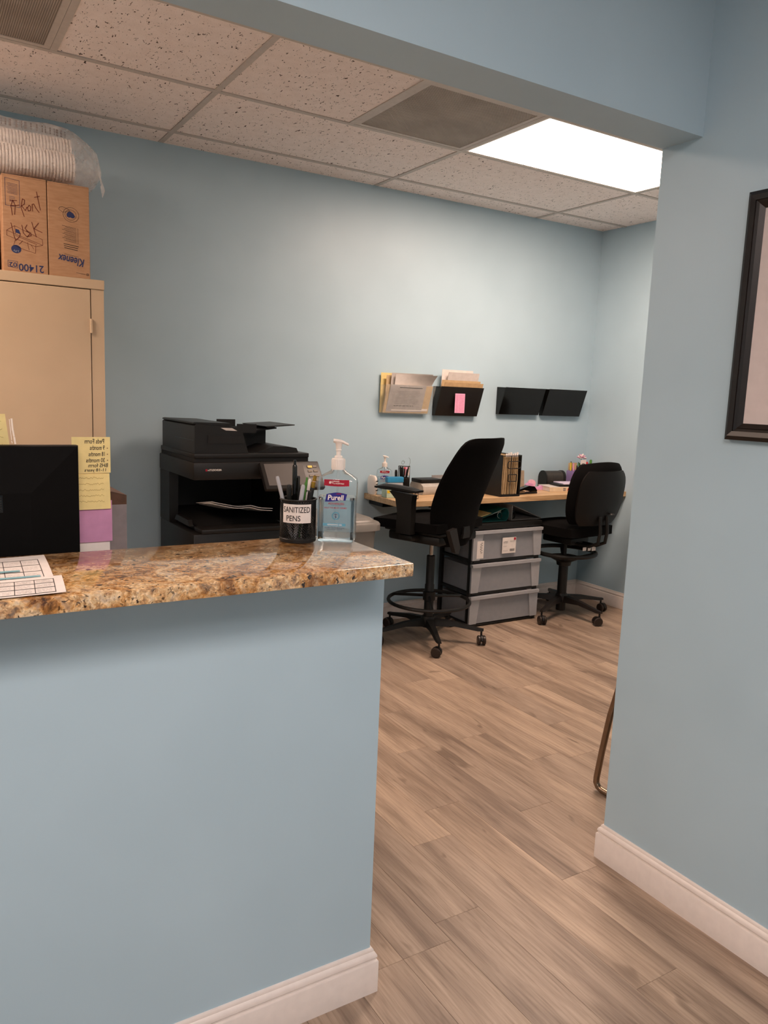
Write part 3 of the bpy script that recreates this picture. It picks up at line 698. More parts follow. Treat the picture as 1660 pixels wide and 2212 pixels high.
text('Kleenex', u(1005, 0)[0], u(705, 0)[0], u(0, 1835)[1], u(0, 1935)[1], lambda x, z: fm(x, z-x*.12), INKB, t, shear=.3, bold=.02)
W = []
for i in range(12): W += strokes([ul((760+(i*37 % 55), 1470+i*16), (918, 1490+i*16))], .0012) + strokes([ul((930, 1491+i*16), (942, 1492+i*16))], .0012)
for i in range(3): W += strokes([ul((775+i*4, 1690+i*24), (940-i*6, 1708+i*24))], .0024)
W += strokes([ul((780, 1812), (940, 1835)), ul((910, 2030), (1015, 2040))], .0012) + strokes([ul((1030, 2030), (1050, 2030), (1050, 2050), (1030, 2050), (1030, 2030))], .0016)
flat('small_print', W, fm, INK, t)
cc = [u(862+88*math.cos(a), 1330+88*math.sin(a)) for a in [2*PI*i/28 for i in range(29)]]; c2 = [u(858+62*math.cos(a), 1332+62*math.sin(a)) for a in [2*PI*i/24 for i in range(25)]]
flat('round_seal', strokes([cc, c2, ul((725, 1280), (735, 1255), (770, 1245), (830, 1265), (850, 1290), (770, 1310), (725, 1280))], .0012), fm, INK, t)
flat('heart', [ul((812, 1325), (830, 1300), (858, 1290), (890, 1312), (908, 1345), (890, 1368), (868, 1368), (858, 1360), (840, 1366), (815, 1355))], fm, INKB, t)
t, fm = carton('plain cardboard box set back at the far left on the cabinet', .06, .345, 3.60, .28, ZB, .352)

# wrapped cup sleeves on the boxes
bag = thing('wrapped_cup_pack', 'clear plastic pack of white foam cups lying on the boxes', 'cup pack', (.30, 3.67, ZB+.370))
for (yy, zz) in ((-.075, .075), (.075, .075), (0, .15)):
    pr = []; x = -.36
    while x < .33: pr += [(.050, x), (.058, x+.004), (.058, x+.009), (.050, x+.0105)]; x += .0125
    c = B(); c.M = Matrix.Translation((0, yy, zz)) @ Matrix.Rotation(PI/2, 4, 'Y'); c.lathe(pr, 20); c.build('cup_stack', FOAM, bag)
rg = []; NX = 30; rnb = random.Random(5)
for i in range(NX+1):
    uu = i/NX; x = -.40+uu*.86
    e = min(1, (1-uu)/.20); s_ = math.sqrt(max(0, 1-(1-e)**2)); s_ = .14+.86*s_
    row = []
    for j in range(26):
        q = 2*PI*j/26; cy = math.copysign(abs(math.cos(q))**.75, math.cos(q)); cz = math.copysign(abs(math.sin(q))**.75, math.sin(q))
        k = 1+.03*math.sin(q*5+uu*21)+.025*math.sin(q*9-uu*33)
        zc = .118-.03*max(0, (uu-.8)/.2)
        row.append((x, .165*s_*cy*k, max(.0015, zc+(.118 if cz > 0 else .112)*s_*cz*k)))
    rg.append(row)
B().loft(rg).build('plastic_wrap', FILM, bag)
fl = B(); fl.pad(lambda a, c: (.425+.035*(a+1)/2+.012*math.sin(c*3), -.10+.05*a+.02*math.sin(c*4), .085-.115*(c+1)/2*(1-.3*abs(a))), lambda a, c: (.0004, .0006, 0), 8, 8); fl.build('loose_flap', FILM, bag)
W = []; rnd = random.Random(2); x = -.1
while x < .30:
    wd = rnd.uniform(.004, .011); 
    for k in range(3): W.append(rect(x, x+wd*.8, .172+k*.009, .178+k*.009+rnd.uniform(0, .002)))
    x += wd+rnd.uniform(.003, .014)
flat('grey_print', W, lambda x, z: Vector((x, -.172+(0 if x < .15 else (x-.15)**2*1.2), z)), INKG, bag)

# ================================================================== COPIER
cp = thing('copier', 'black office copier with tilted touch screen in front of the back wall', 'copier', (1.095, 3.42, 0))
CW, CD = .575, .545
low = B().box(.0, CW, 0, CD, .03, .735, .006).build('lower_body', COPIER, cp)
for i, z in enumerate((.10, .29, .48)): 
    dr = B().box(.02, CW-.02, -.014, -.0002, z, z+.17, .004).build('paper_drawer', COPIER, cp); B().box(.2, CW-.2, -.017, -.0142, z+.12, z+.15, .001).build('handle', BLACKGL, dr)
for x in (.04, CW-.08):
    for y in (.06, CD-.1): B().cyl((x+.02, y+.02, 0), (x+.02, y+.02, .031), .02, 12).build('foot', BLACKPL, cp)
B().box(.035, CW-.0, -.010, .10, .7355, .757, .004).build('output_lip', COPIER, cp)
# delivery cavity: back wall, rear-left pillar, right housing, tray
B().box(.0, .045, CD-.16, CD, .7355, .985).build('rear_pillar', COPIER, cp, False)
B().box(.0451, CW-.10, CD-.05, CD, .7355, .985).build('cavity_back', COPIER2, cp, False)
B().box(CW-.0995, CW, .03, CD, .7575, .985).build('right_housing', COPIER2, cp, False)
B().prism([(.105, .7356), (CD-.051, .7356), (CD-.051, .80), (.105, .752)], 'x', .046, CW-.101).build('output_tray', COPIER2, cp, False)
B().prism([(.10, .7575), (.33, .7575), (.30, .785), (.12, .785)], 'x', .01, .03).build('tray_flange', COPIER, cp, False)
scn = B().box(-.003, CW+.003, -.008, CD+.005, .9855, 1.066, .006).build('scanner_housing', COPIER, cp)
B().box(.004, CW-.006, .0, CD-.01, 1.0665, 1.084).build('scanner_gap', COPIER2, cp, False)
B().box(.0, CW-.003, -.004, CD-.01, 1.0845, 1.106, .004).build('platen_lid', COPIER, cp)
# document feeder
prof = [(.004, 1.1065), (.262, 1.1065), (.258, 1.115), (.238, 1.185), (.226, 1.214), (.205, 1.2275), (.012, 1.2385), (.004, 1.230)]
adf = B().prism(prof, 'y', .002, CD-.03).build('document_feeder', COPIER, cp)
B().prism([(.0, 1.2390), (.19, 1.2300), (.19, 1.2355), (.175, 1.2440), (.012, 1.2470), (.002, 1.2455)], 'y', .012, CD-.04).build('feeder_cover', COPIER, cp)
B().box(.065, .232, -.0006, .0016, 1.152, 1.188).build('grip_recess', COPIER2, cp, False)
flat('indicator_window', [[(.125, 1.2235), (.180, 1.2225), (.205, 1.2095), (.150, 1.2115)]], lambda x, z: Vector((x, .0012, z)), PAPER2, cp)
flat('seam', strokes([[(.02, 1.165), (.30, 1.165)]], .002), lambda y, z: Vector((.0034, y, z)), BLACKGL, cp)
B().prism([(.300, 1.1065), (CW-.045, 1.1065), (CW-.055, 1.128), (CW-.10, 1.135), (.40, 1.137), (.33, 1.112)], 'y', .03, CD-.1).build('exit_tray', COPIER, cp)
tr_ = B().prism([(.235, 1.190), (.25, 1.186), (.47, 1.214), (.47, 1.221)], 'y', .16, CD-.05).build('feed_tray', COPIER2, cp, False)
B().box(.262, .362, .156, .160, 1.192, 1.235).build('paper_guide', COPIER, tr_, False); B().box(.262, .362, CD-.10, CD-.096, 1.192, 1.245).build('paper_guide', COPIER, tr_, False)
B().prism([(.40, 1.222), (.545, 1.2335), (.545, 1.238), (.39, 1.228)], 'y', .11, CD-.12).build('tray_extension', COPIER, cp, False)
B().prism([(.263, 1.11), (.45, 1.11), (.45, 1.2055), (.263, 1.180)], 'y', .25, CD-.06).build('feeder_bridge', COPIER2, cp, False)
# control panel, tilted
pn = B(); pn.M = Matrix.Translation((.30, -.012, 1.052)) @ Matrix.Rotation(R(-38), 4, 'X'); pn.box(0, .305, -.030, -.002, -.150, 0, .006); po = pn.build('control_panel', COPIER, cp)
sc_ = B(); sc_.M = pn.M; sc_.box(.018, .215, -.0312, -.0301, -.132, -.014); sc_.build('touch_screen', SCREEN, po, False)
kb = B(); kb.M = pn.M
for i in range(4):
    for j in range(2): kb.box(.235+j*.03, .257+j*.03, -.0325, -.0301, -.038-i*.026, -.026-i*.026, .001)
kb.build('keys', basic('grey_keys', '#6e6455', .5), po, False)
km = B(); km.M = pn.M; km.box(.24, .262, -.0335, -.0326, -.04, -.028); km.build('start_key', YEL, po, False)
flat('maker_mark', [rect(.052, .060, 1.026, 1.036)], lambda x, z: Vector((x, -.0088, z)), RED, cp)
text('e-STUDIO4528A', .062, .128, 1.027, 1.036, lambda x, z: Vector((x, -.0088, z)), WHITEI, cp, bold=.015)
for k, lb in enumerate(('lower white printout curling in the copier output tray', 'upper white printout curling in the copier output tray')):
    pp = B(); pp.pad(lambda a, c: (.15*a, .14*c, .012+.030*max(0, -a)**1.2+.010*math.exp(-((a-.25)/.22)**2)-.012*max(0, a)-.022*c), lambda a, c: (0, 0, .0012), 16, 4)
    o = pp.build('printed_sheet', PAPER, None, loc=(1.095+.265, 3.60+.015*k, .805+k*.006), rotz=R(-8+5*k)); tag(o, lb, 'paper', 'printouts in the copier')

# ================================================================== WALL FILE POCKETS
def pocket(label, x0, x1, z0, z1, mat, bot=.028, top=.088):
    t = thing('wall_file_pocket', label, 'file holder', ((x0+x1)/2, BACK-.0005, z0), 0, 'wall file pockets'); w_, h = (x1-x0)/2, z1-z0; th = .003
    B().box(-w_, w_, -th, 0, 0, h).build('back_panel', mat, t, False)
    b = B(); b.prism([(-bot, 0), (-bot-th, 0), (-top-th, h), (-top, h)], 'x', -w_, w_); b.build('front_panel', mat, t, False)
    B().box(-w_, w_, -bot, -th-.0001, 0, th).build('bottom', mat, t, False)
    for s in (-1, 1):
        a = s*w_; b = B(); b.prism([(-th-.0001, th+.0001), (-bot, th+.0001), (-top+.003, h-.004), (-th-.0001, h-.004)], 'x', min(a, a-s*th), max(a, a-s*th)); b.build('side_panel', mat, t, False)
    def fm(x, z): return Vector((x, -bot-th-.0008-(top-bot)*z/h, z))
    return t, fm
def filed(name, label, cat, x, z0, w_, h, off, lean, mat, group, seed, rot=0., curl=.0):
    """a sheet or folder standing in a pocket: off = distance from wall at the foot"""
    t = thing(name, label, cat, (x, BACK-off, z0), 0, group); b = B(); rnd = random.Random(seed)
    b.pad(lambda a, c: (a*w_/2+rot*(c+1)/2*h, -lean*(c+1)/2-curl*max(0, c)**2*(1+a), (c+1)/2*h), lambda a, c: (0, .0008, 0), 6, 8); b.build('sheet', mat, t); 
    return t, lambda xx, z: Vector((xx+rot*z, -lean*z/h-curl*max(0, 2*z/h-1)**2*(1+2*xx/w_)-.0016, z))
z0 = 1.29
t, fm = pocket('clear wall pocket stuffed with folders and papers, leftmost of four', 2.415, 2.765, z0, z0+.175, CLEARAC)
grp = 'papers in the clear wall pocket'
filed('manila_folder', 'pale yellow folder at the back of the clear wall pocket', 'folder', 2.565, z0+.006, .30, .235, .010, .005, basic('pale_yellow_card', '#ead48f', .7), grp, 1)
filed('manila_folder', 'tan folder behind the papers in the clear wall pocket', 'folder', 2.59, z0+.006, .30, .222, .020, .018, MANILA, grp, 2)
filed('paper_sheet', 'loose papers curling out of the clear wall pocket top', 'paper', 2.60, z0+.02, .27, .222, .026, .030, PAPER2, grp, 3, curl=.02)
filed('paper_sheet', 'white papers bent over the right of the clear wall pocket', 'paper', 2.615, z0+.02, .26, .215, .030, .040, PAPER, grp, 4, curl=.03)
filed('manila_folder', 'front tan folder holding the form in the clear wall pocket', 'folder', 2.59, z0+.006, .325, .165, .0245, .048, MANILA, grp, 5)
t, fm = filed('printed_form', 'grey printed form at the front of the clear wall pocket', 'paper', 2.575, z0+.012, .255, .160, .0268, .050, basic('grey_form_paper', '#b3aca8', .7), grp, 6)
rnd = random.Random(8); W = strokes([[(-.06, .145), (.10, .145)]], .004)
for i in range(9): W += strokes(scrawl(-.075, .09, .05+i*.009, .002, rnd, .6), .0009)
W += strokes(scrawl(-.08, .06, .035, .005, rnd), .002); flat('form_print', W, fm, INK, t)
t, fm = pocket('smoked wall pocket with a pink phone list taped on its front', 2.805, 3.135, z0-.004, z0+.176, SMOKE)
fp0 = fm; fm = lambda x, z: Vector((x-.030, fp0(0, .140).y-.0004, z))
flat('pink_list', [rect(-.020, .056, .020, .140)], fm, PINK, t)
rnd = random.Random(12); W = []
for i in range(12): W += strokes(scrawl(-.016, .005, .030+i*.0088, .002, rnd), .001)+strokes(scrawl(.012, .050, .030+i*.0088, .002, rnd), .001)
flat('list_print', W, lambda x, z: fm(x, z)-Vector((0, .0006, 0)), REDP, t)
grp = 'papers in the smoked wall pocket'
filed('manila_folder', 'tan folder standing in the smoked wall pocket', 'folder', 2.975, z0+.004, .30, .212, .020, .045, MANILA, grp, 7)
filed('manila_folder', 'manila folder with tab at the front of the smoked wall pocket', 'folder', 2.985, z0+.004, .30, .198, .026, .056, basic('manila_light', '#c6a57a', .7), grp, 8)
filed('paper_sheet', 'printed sheet sticking up behind folders in smoked wall pocket', 'paper', 2.99, z0+.03, .24, .235, .014, .045, PAPER2, grp, 9, rot=.03)
filed('paper_sheet', 'white paper tilted at the back of the smoked wall pocket', 'paper', 2.97, z0+.03, .24, .250, .010, .030, PAPER, grp, 10, rot=-.04)
t, fm = pocket('empty black wall pocket left of the last one', 3.315, 3.66, z0+.014, z0+.19, BLACKGL)
t, fm = pocket('empty black wall pocket at the far right of the row', 3.695, 4.045, z0+.012, z0+.192, BLACKGL)

# ================================================================== WORKTOP ALONG THE BACK WALL
DT = .812
wt = thing('worktop', 'narrow pine worktop fixed along the back wall', 'worktop', (2.335, BACK-.0005, 0))
B().box(0, RX-2.336, -.400, 0, DT-.034, DT, .002).build('top', WOODTOP, wt)
for x in (.035, .75, 1.5):
    B().box(x, x+.10, -.16, -.002, DT-.066, DT-.0345, .003).build('bracket', BLACKPL, wt)
DT += .0004
# items from left to right
sg = thing('power_outlet_strip', 'white rounded surge outlet with four dark slots by the wall', 'outlet', (2.352, 3.955, DT))
B().loft([[(.014*math.cos(q)*k, .052*math.copysign(abs(math.cos(q-PI/2))**.7, math.sin(q))*k, z) for q in [2*PI*i/20 for i in range(20)]] for z, k in ((0, .75), (.012, .92), (.04, 1), (.075, 1), (.10, .9), (.112, .6))]).build('housing', WHITEP, sg)
for k in range(4): B().box(.002, .0150, -.040, -.028, .024+k*.018, .031+k*.018).build('slot', BLACKPL, sg, False)
for k in range(4): B().box(-.006, .006, -.0528, -.0505, .026+k*.018, .031+k*.018).build('slot', BLACKPL, sg, False)
bottle('clear sanitizer pump bottle at the left end of the pine worktop', (2.415, 3.925, DT), R(-28))
tb = thing('tissue_carton', 'pale green carton with yellow label at the worktop left end', 'carton', (2.405, 3.80, DT), R(-8))
B().box(-.06, .06, -.035, .035, 0, .058, .002).build('carton', PALEG, tb); flat('yellow_label', [rect(-.055, -.038, .028, .045)], lambda x, z: Vector((x, -.0356, z)), YEL, tb); flat('green_mark', [[(-.01, .02), (.008, .02), (-.001, .034)]], lambda x, z: Vector((x, -.0356, z)), GREEN, tb)
flat('end_print', strokes([[(-.03, .012+.007*i), (.03, .012+.007*i)] for i in range(5)], .001), lambda y, z: Vector((.0606, y, z)), INKG, tb)
bb_ = thing('wipes_tub', 'clear tub with bright blue lid beside the worktop sanitizer', 'tub', (2.445, 3.858, DT), R(-8))
B().box(-.05, .05, -.018, .018, 0, .080, .004).build('tub', TUB2, bb_); B().box(-.052, .052, -.020, .020, .0803, .112, .003).build('lid', BLUE, bb_)
pcl = (2.53, 3.90, DT); dc = thing('pen_cup', 'black pen cup full of black pens on the pine worktop', 'pen cup', pcl, 0)
mesh_cup(dc, .042, .10, 26, .0011)
B().lathe([(.040, .004), (.040, .098), (.0385, .098), (.0385, .004)], 24).build('liner', BLACKPL, dc)
rnd = random.Random(21)
for i in range(13):
    a = rnd.uniform(0, 2*PI); r_ = rnd.uniform(.008, .024)
    pen('slim black pen in the crowded cup on the pine worktop', r_*.5*math.cos(a), r_*.5*math.sin(a), r_*1.9*math.cos(a), r_*1.9*math.sin(a), rnd.uniform(.135, .165), 'blackcap', pcl, 0, .006, 'black pens in the worktop cup')
mk = thing('marker', 'red and black marker leaning at the left of the worktop pen cup', 'marker', (2.478, 3.885, DT))
B().tube([(0, 0, .0005), (-.004, 0, .085)], .008, 10).build('barrel', REDP, mk); B().tube([(-.004, 0, .0852), (-.0062, 0, .135), (-.0068, 0, .15)], [.0085, .0085, .006], 10).build('cap', BLACKPL, mk)
cr = thing('clip_rack', 'small rack of red and white clips behind the worktop pens', 'clip rack', (2.578, 3.962, DT))
B().box(-.045, .045, -.012, .012, 0, .006, .001).build('base', BLACKPL, cr)
b = B(); 
for x in (-.04, .04): b.tube([(x, 0, .006), (x, 0, .165)], .0022, 6)
b.tube([(-.04, 0, .165), (.04, 0, .160)], .003, 6); b.build('stand', BLACKPL, cr)
b = B(); b.tube([(.012*math.cos(i*.55)*(1-i*.03)-.01, 0, .185+.014*math.sin(i*.55)*(1-i*.03)) for i in range(16)], .001, 5); b.tube([(.033, 0, .160), (.042, 0, .185), (.04, 0, .205), (.03, 0, .215)], .001, 5); b.build('wire_loop', CHROME, cr)
for i in range(5): B().box(-.034+i*.0145, -.023+i*.0145, -.008, -.002, .105+.004*(i % 2), .158, .002).build('clip', (REDP, PAPER, REDP, PINK, PAPER)[i], cr)
lm = thing('laminator', 'long grey rolled desktop laminator with black top tray on worktop', 'laminator', (2.803, 3.90, DT))
b = B(); b.prism([(-.06+.0*i, 0) for i in range(1)]+[(-.065, 0), (-.075, .02), (-.07, .05), (-.045, .068), (.06, .07), (.075, .05), (.075, 0)], 'x', -.17, .235); b.build('housing', basic('light_grey_plastic', '#b5b1aa', .4), lm)
B().box(-.172, -.02, -.05, .06, .0705, .092, .004).build('black_tray', BLACKPL, lm); B().box(-.0199, .236, -.045, .055, .0705, .083, .003).build('black_bar', BLACKGL, lm)
B().box(-.0195, .232, .0555, .060, .0835, .104).build('rear_guide', GREYV, lm, False)
ch = thing('card_holder', 'open black wire card holder at the worktop front edge', 'card holder', (2.462, 3.715, DT), R(4))
b = B()
for z in (.002, .02, .038, .056):
    b.tube([(-.04, -.03, z), (.04, -.03, z), (.04, .03, z), (-.04, .03, z)], .0016, 5, True)
for x, y in ((-.04, -.03), (.04, -.03), (.04, .03), (-.04, .03), (0, -.03)): b.tube([(x, y, 0), (x, y, .058)], .0016, 5)
b.tube([(.016*math.cos(q), -.032, .036+.018*math.sin(q)) for q in [2*PI*i/16 for i in range(16)]], .0018, 5, True)
for k in range(12): b.tube([(-.038+k*.007, -.03, .002), (-.038+k*.007, .03, .002)], .0008, 4)
b.build('wire_frame', BLACKPL, ch); B().box(-.036, .030, -.024, .024, .004, .020, .001).build('cards', GREYV, ch)

# file organiser on the worktop: dark side panels with folders
og = thing('file_organizer', 'black desktop file organizer packed with manila folders on worktop', 'file organizer', (3.065, 3.627, DT))
B().box(0, .006, 0, .30, .0, .255, .001).build('side_panel', BLACKPL, og, False); B().box(.150, .156, 0, .30, .0, .255, .001).build('side_panel', BLACKPL, og, False)
B().box(.0061, .1499, 0, .30, 0, .012).build('tray', BLACKPL, og, False)
b = B()
def loop(cx, cz, hw, hh, r_):
    P = []
    for sx, sz, a0 in ((1, 1, 0), (-1, 1, 90), (-1, -1, 180), (1, -1, 270)):
        for k in range(5): a = R(a0+22.5*k); P.append((cx+sx*(hw-r_)+r_*math.cos(a), -.003, cz+sz*(hh-r_)+r_*math.sin(a)))
    return P
b.tube(loop(.095, .195, .052, .022, .015), .003, 6, True); b.tube(loop(.085, .115, .032, .021, .003), .003, 6, True)
b.tube([(.07, -.003, .012), (.07, -.003, .253)], .0025, 6); b.tube([(.006, -.003, .250), (.15, -.003, .250)], .003, 6); b.build('wire_front', BLACKPL, og)
for i in range(9):
    x = .012+i*.0145
    o = B(); o.pad(lambda a, c: (.004*math.sin(c*1.6+i), .135+.13*a, .12+.118*c), lambda a, c: (.0016, 0, 0), 6, 8); o = o.build('manila_folder', MANILA if i % 3 else basic('manila_shaded', '#a98d66', .7), None, True, (3.065+x, 3.627, DT+.0125)); tag(o, ('first second third fourth fifth sixth seventh eighth ninth'.split()[i])+' manila folder from the left in the black worktop organizer', 'folder', 'folders in the worktop organizer')  # darker manila on some folders: shade inside the organizer put into their colour
for i, (dx, dz, m, lb) in enumerate(((.02, .262, PAPER, 'white sheet rising at the left behind the organizer folders'), (.075, .285, PAPER2, 'tall white laminated card standing highest in the organizer'))):
    o = B().box(-.06 if i else -.035, .075 if i else .05, 0, .002, .0, dz, .0005).build('paper_sheet', m, None, False, (3.065+.07, 3.627+.302+.01*i, DT)); tag(o, lb, 'paper')
b = B()
for i in range(6): b.box(.03+i*.017, .043+i*.017, .004, .006, .244, .264+.004*(i % 3))
tbs = b.build('white_tabs', PAPER, og, False)
flat('red_tab_print', [rect(.075, .150, .268, .274)], lambda x, z: Vector((x, .299, z)), REDP, og)

st = thing('hole_punch', 'black hole punch on the worktop right of the organizer', 'hole punch', (3.34, 3.715, DT), R(6))
B().box(-.075, .095, -.022, .022, 0, .010, .003).build('base', BLACKPL, st)
B().prism([(-.075, .030), (.02, .052), (.07, .046), (.095, .022), (.095, .0105), (.06, .0105), (-.02, .026), (-.07, .020)], 'y', -.018, .018).build('lever', BLACKGL, st)
B().box(-.07, -.02, -.019, .019, .0105, .0195).build('metal_jaw', CHROME, st, False); B().box(-.095, -.0755, -.02, .02, 0, .085, .006).build('upright_handle', BLACKPL, st)
cardst = tag(B().prism([(-.02, 0), (.02, 0), (.008, .125), (0, .125)], 'y', -.03, .03).build('tent_card', basic('beige_card', '#a29480', .7), None, False, (3.49, 3.945, DT), R(15)), 'beige tent card leaning behind the pink tape dispenser', 'card')
td = thing('tape_dispenser', 'pale pink tape dispenser on the worktop', 'tape dispenser', (3.575, 3.885, DT), R(-20))
B().prism([(-.065, 0), (.065, 0), (.065, .026), (.045, .028), (.025, .016), (-.005, .016), (-.02, .040), (-.045, .045), (-.062, .030)], 'y', -.02, .02).build('body', PLILAC, td)
c = B(); c.M = Matrix.Translation((-.022, 0, .040)) @ Matrix.Rotation(PI/2, 4, 'X'); c.lathe([(.012, -.010), (.026, -.010), (.026, .010), (.012, .010)], 20); c.build('tape_roll', basic('pale_pink', '#eab6cc', .4), td)
mb = thing('mini_mailbox', 'small black domed metal mailbox on the worktop', 'mailbox', (3.795, 3.958, DT), R(-6))
ar = [(-.045, 0), (.045, 0), (.045, .07)] + [(.045*math.cos(a), .07+.045*math.sin(a)) for a in [PI*i/12 for i in range(1, 12)]] + [(-.045, .07)]
c = B(); c.prism(ar, 'x', -.07, .07); c.build('shell', basic('dark_grey_metal', '#4a443f', .3, metal=.6), mb)
ar2 = [(p[0]*1.05, p[1]*1.02) for p in ar]; B().prism(ar2, 'x', .0702, .088).build('door', BLACKPL, mb); B().prism(ar2, 'x', -.078, -.0702).build('rear_rim', BLACKPL, mb)
po_ = thing('desk_organizer', 'lilac plastic desk organizer with pens and cards by right wall', 'organizer', (3.985, 3.915, DT))
B().box(-.045, .085, -.055, .05, 0, .006).build('base', LILAC, po_, False)
LIL2 = m_frost('translucent_lilac', '#9a86bb', .8); PNK2 = m_frost('translucent_pink', '#c58ac0', .8)
for x0_, x1_, y0_, y1_, h_, m_ in ((-.045, .0, -.055, -.005, .085, PNK2), (-.045, .0, .0, .05, .115, LIL2)):
    b = B(); b.box(x0_, x1_, y0_, y0_+.002, .006, h_); b.box(x0_, x1_, y1_-.002, y1_, .006, h_); b.box(x0_, x0_+.002, y0_+.002, y1_-.002, .006, h_); b.box(x1_-.002, x1_, y0_+.002, y1_-.002, .006, h_); b.build('pen_bin', m_, po_, False)
for y_ in (-.055, -.005, .045):
    B().prism([(.003, .0061), (.085, .0061), (.085, .03), (.075, .075), (.045, .112), (.003, .128)], 'y', y_, y_+.003).build('divider', LIL2, po_, False)
for i, (x, y, h_, m_, lb) in enumerate(((-.033, -.04, .150, BLACKPL, 'black pen standing in the pink bin of the lilac organizer'), (-.022, -.028, .135, REDP, 'hot pink highlighter in the pink bin of the lilac organizer'), (-.012, -.044, .145, INKR, 'dark red pen in the pink bin of the lilac organizer'), (-.034, .02, .165, YEL, 'yellow highlighter in the rear bin of the lilac organizer'), (-.022, .03, .170, BLACKPL, 'black marker in the rear bin of the lilac organizer'), (-.012, .015, .160, PINK, 'pink pen in the rear bin of the lilac organizer'))):
    t = thing('pen', lb, 'pen', (3.985+x, 3.915+y, DT+.0065)); B().tube([(0, 0, 0), (-.004, 0, h_*.7)], .0048, 8).build('barrel', m_, t); B().tube([(-.004, 0, h_*.701), (-.006, 0, h_)], [.0054, .004], 8).build('cap', BLACKPL if i % 2 == 0 else m_, t)
ca = thing('greeting_card', 'white and blue printed card standing in the lilac organizer', 'card', (4.03, 3.899, DT+.0065)); B().box(-.026, .026, 0, .0015, 0, .185).build('card', PAPER, ca, False)
flat('blue_panel', [rect(-.024, .024, .085, .115)], lambda x, z: Vector((x, -.0006, z)), INKB, ca); flat('arched_print', ring(0, .15, .017, .005, 20, .008)[:11]+[circ(0, .142, .004, 10)], lambda x, z: Vector((x, -.0006, z)), INK, ca)
mn = tag(B().box(-.04, .04, 0, .002, 0, .165).build('index_card', MANILA, None, False, (4.005, 3.975, DT)), 'tan index card behind the pens of the lilac organizer', 'card')
fp = thing('artificial_flower', 'pink and white flower on a green stem in organizer', 'flower', (4.062, 3.952, DT+.0065))
B().tube([(0, 0, 0), (.004, 0, .10), (0, 0, .195)], .002, 6).build('stem', GREEN, fp)
for i in range(14):
    a = i*2.4; rr2 = .008+.0016*i; b = B(); b.sphere((0, 0, 0), .014, .009, .004, 10, 6)
    for k, p in enumerate(b.v): b.v[k] = Matrix.Translation((rr2*math.cos(a), rr2*math.sin(a), .212-.0016*i)) @ Matrix.Rotation(a, 4, 'Z') @ Matrix.Rotation(R(-60+i*4.5), 4, 'Y') @ p
    b.build('petal', PINK if i % 2 else PAPER, fp)
for k in range(4):
    b = B(); b.sphere((0, 0, 0), .022, .009, .0015, 10, 6)
    for q, p in enumerate(b.v): b.v[q] = Matrix.Translation((.014*math.cos(k*1.6), .014*math.sin(k*1.6), .12+.015*k)) @ Matrix.Rotation(k*1.6, 4, 'Z') @ Matrix.Rotation(R(-45), 4, 'Y') @ p
    b.build('leaf', GREEN, fp)
for i, (x, y, h_, m_, lb) in enumerate(((4.095, 3.93, .175, REDP, 'red topped marker next to the pink flower'), (4.115, 3.945, .17, BLUE, 'blue topped marker right of the pink flower'), (4.128, 3.925, .19, YEL, 'yellow topped marker farthest right of the pink flower'))):
    t = thing('marker', lb, 'marker', (x, y, DT)); B().lathe([(.008, 0), (.008, h_*.6)], 10).build('barrel', m_, t); B().lathe([(.009, h_*.601), (.009, h_-.006), (.006, h_)], 10).build('cap', GREEN if i == 2 else m_, t)
bk = thing('book', 'thick book with red letters on its spine lying on worktop', 'book', (3.69, 3.735, DT), R(-13))
B().box(-.10, .22, -.0, .155, 0, .003).build('cover', PAPER2, bk, False); B().box(-.098, .218, .003, .152, .0031, .027).build('pages', PAPER, bk, False); B().box(-.10, .22, -.0, .155, .0271, .030).build('cover', PAPER2, bk, False); B().box(-.10, .22, -.003, -.0001, 0, .030, .001).build('spine', basic('cream_cover', '#dcc9ac', .5), bk)
text('A', .03, .048, .006, .025, lambda x, z: Vector((x, -.0036, z)), REDP, bk, bold=.03)
flat('spine_print', [rect(.0, .02, .016, .024), rect(.0, .02, .006, .013)], lambda x, z: Vector((x, -.0036, z)), INKG, bk)
for i, (lb, m_) in enumerate((('dark notebook lying on the thick book', BLACKPL), ('pale lilac pad on top of the dark notebook', basic('pale_lilac', '#cfc4da', .6)))):
    o = B().box(-.02+.03*i, .20, .015, .145, 0, .014-.006*i, .002).build('notebook', m_, None, True, (3.69, 3.735, DT+.0302+.0143*i), R(-13)); tag(o, lb, 'notebook')
fo = tag(B().box(0, .15, 0, .10, 0, .006, .001).build('folder', basic('magenta_folder', '#b06aa0', .5), None, True, (4.01, 3.64, DT)), 'magenta folder at the right end of the worktop', 'folder')

# ================================================================== CHAIRS
def caster(parent, x, y, ang, r=.028):
    c = B(); c.cyl((x, y, r*1.2), (x, y, .085), .006, 8)
    # hood between the wheels
    M_ = Matrix.Translation((x, y, 0)) @ Matrix.Rotation(ang, 4, 'Z') @ Matrix.Translation((-.012, 0, 0))
    hp = [(r*1.08*math.cos(a), r+r*1.08*math.sin(a)) for a in [R(10+20*i) for i in range(9)]] + [(-r*.8, r*.9), (r*.8, r*.9)]
    c.M = M_; c.prism(hp, 'y', -.006, .006); c.M = Matrix()
    o = c.build('caster', BLACKPL, parent)
    for s in (-1, 1):
        wv = B(); wv.M = M_ @ Matrix.Translation((0, s*.015, r)) @ Matrix.Rotation(PI/2, 4, 'X'); wv.lathe([(r*.35, -.0085), (r*.85, -.0085), (r, -.005), (r, .005), (r*.85, .0085), (r*.35, .0085)], 20)
        wv.build('wheel', basic('caster_wheel', '#2b211b', .4, var=.1), o)
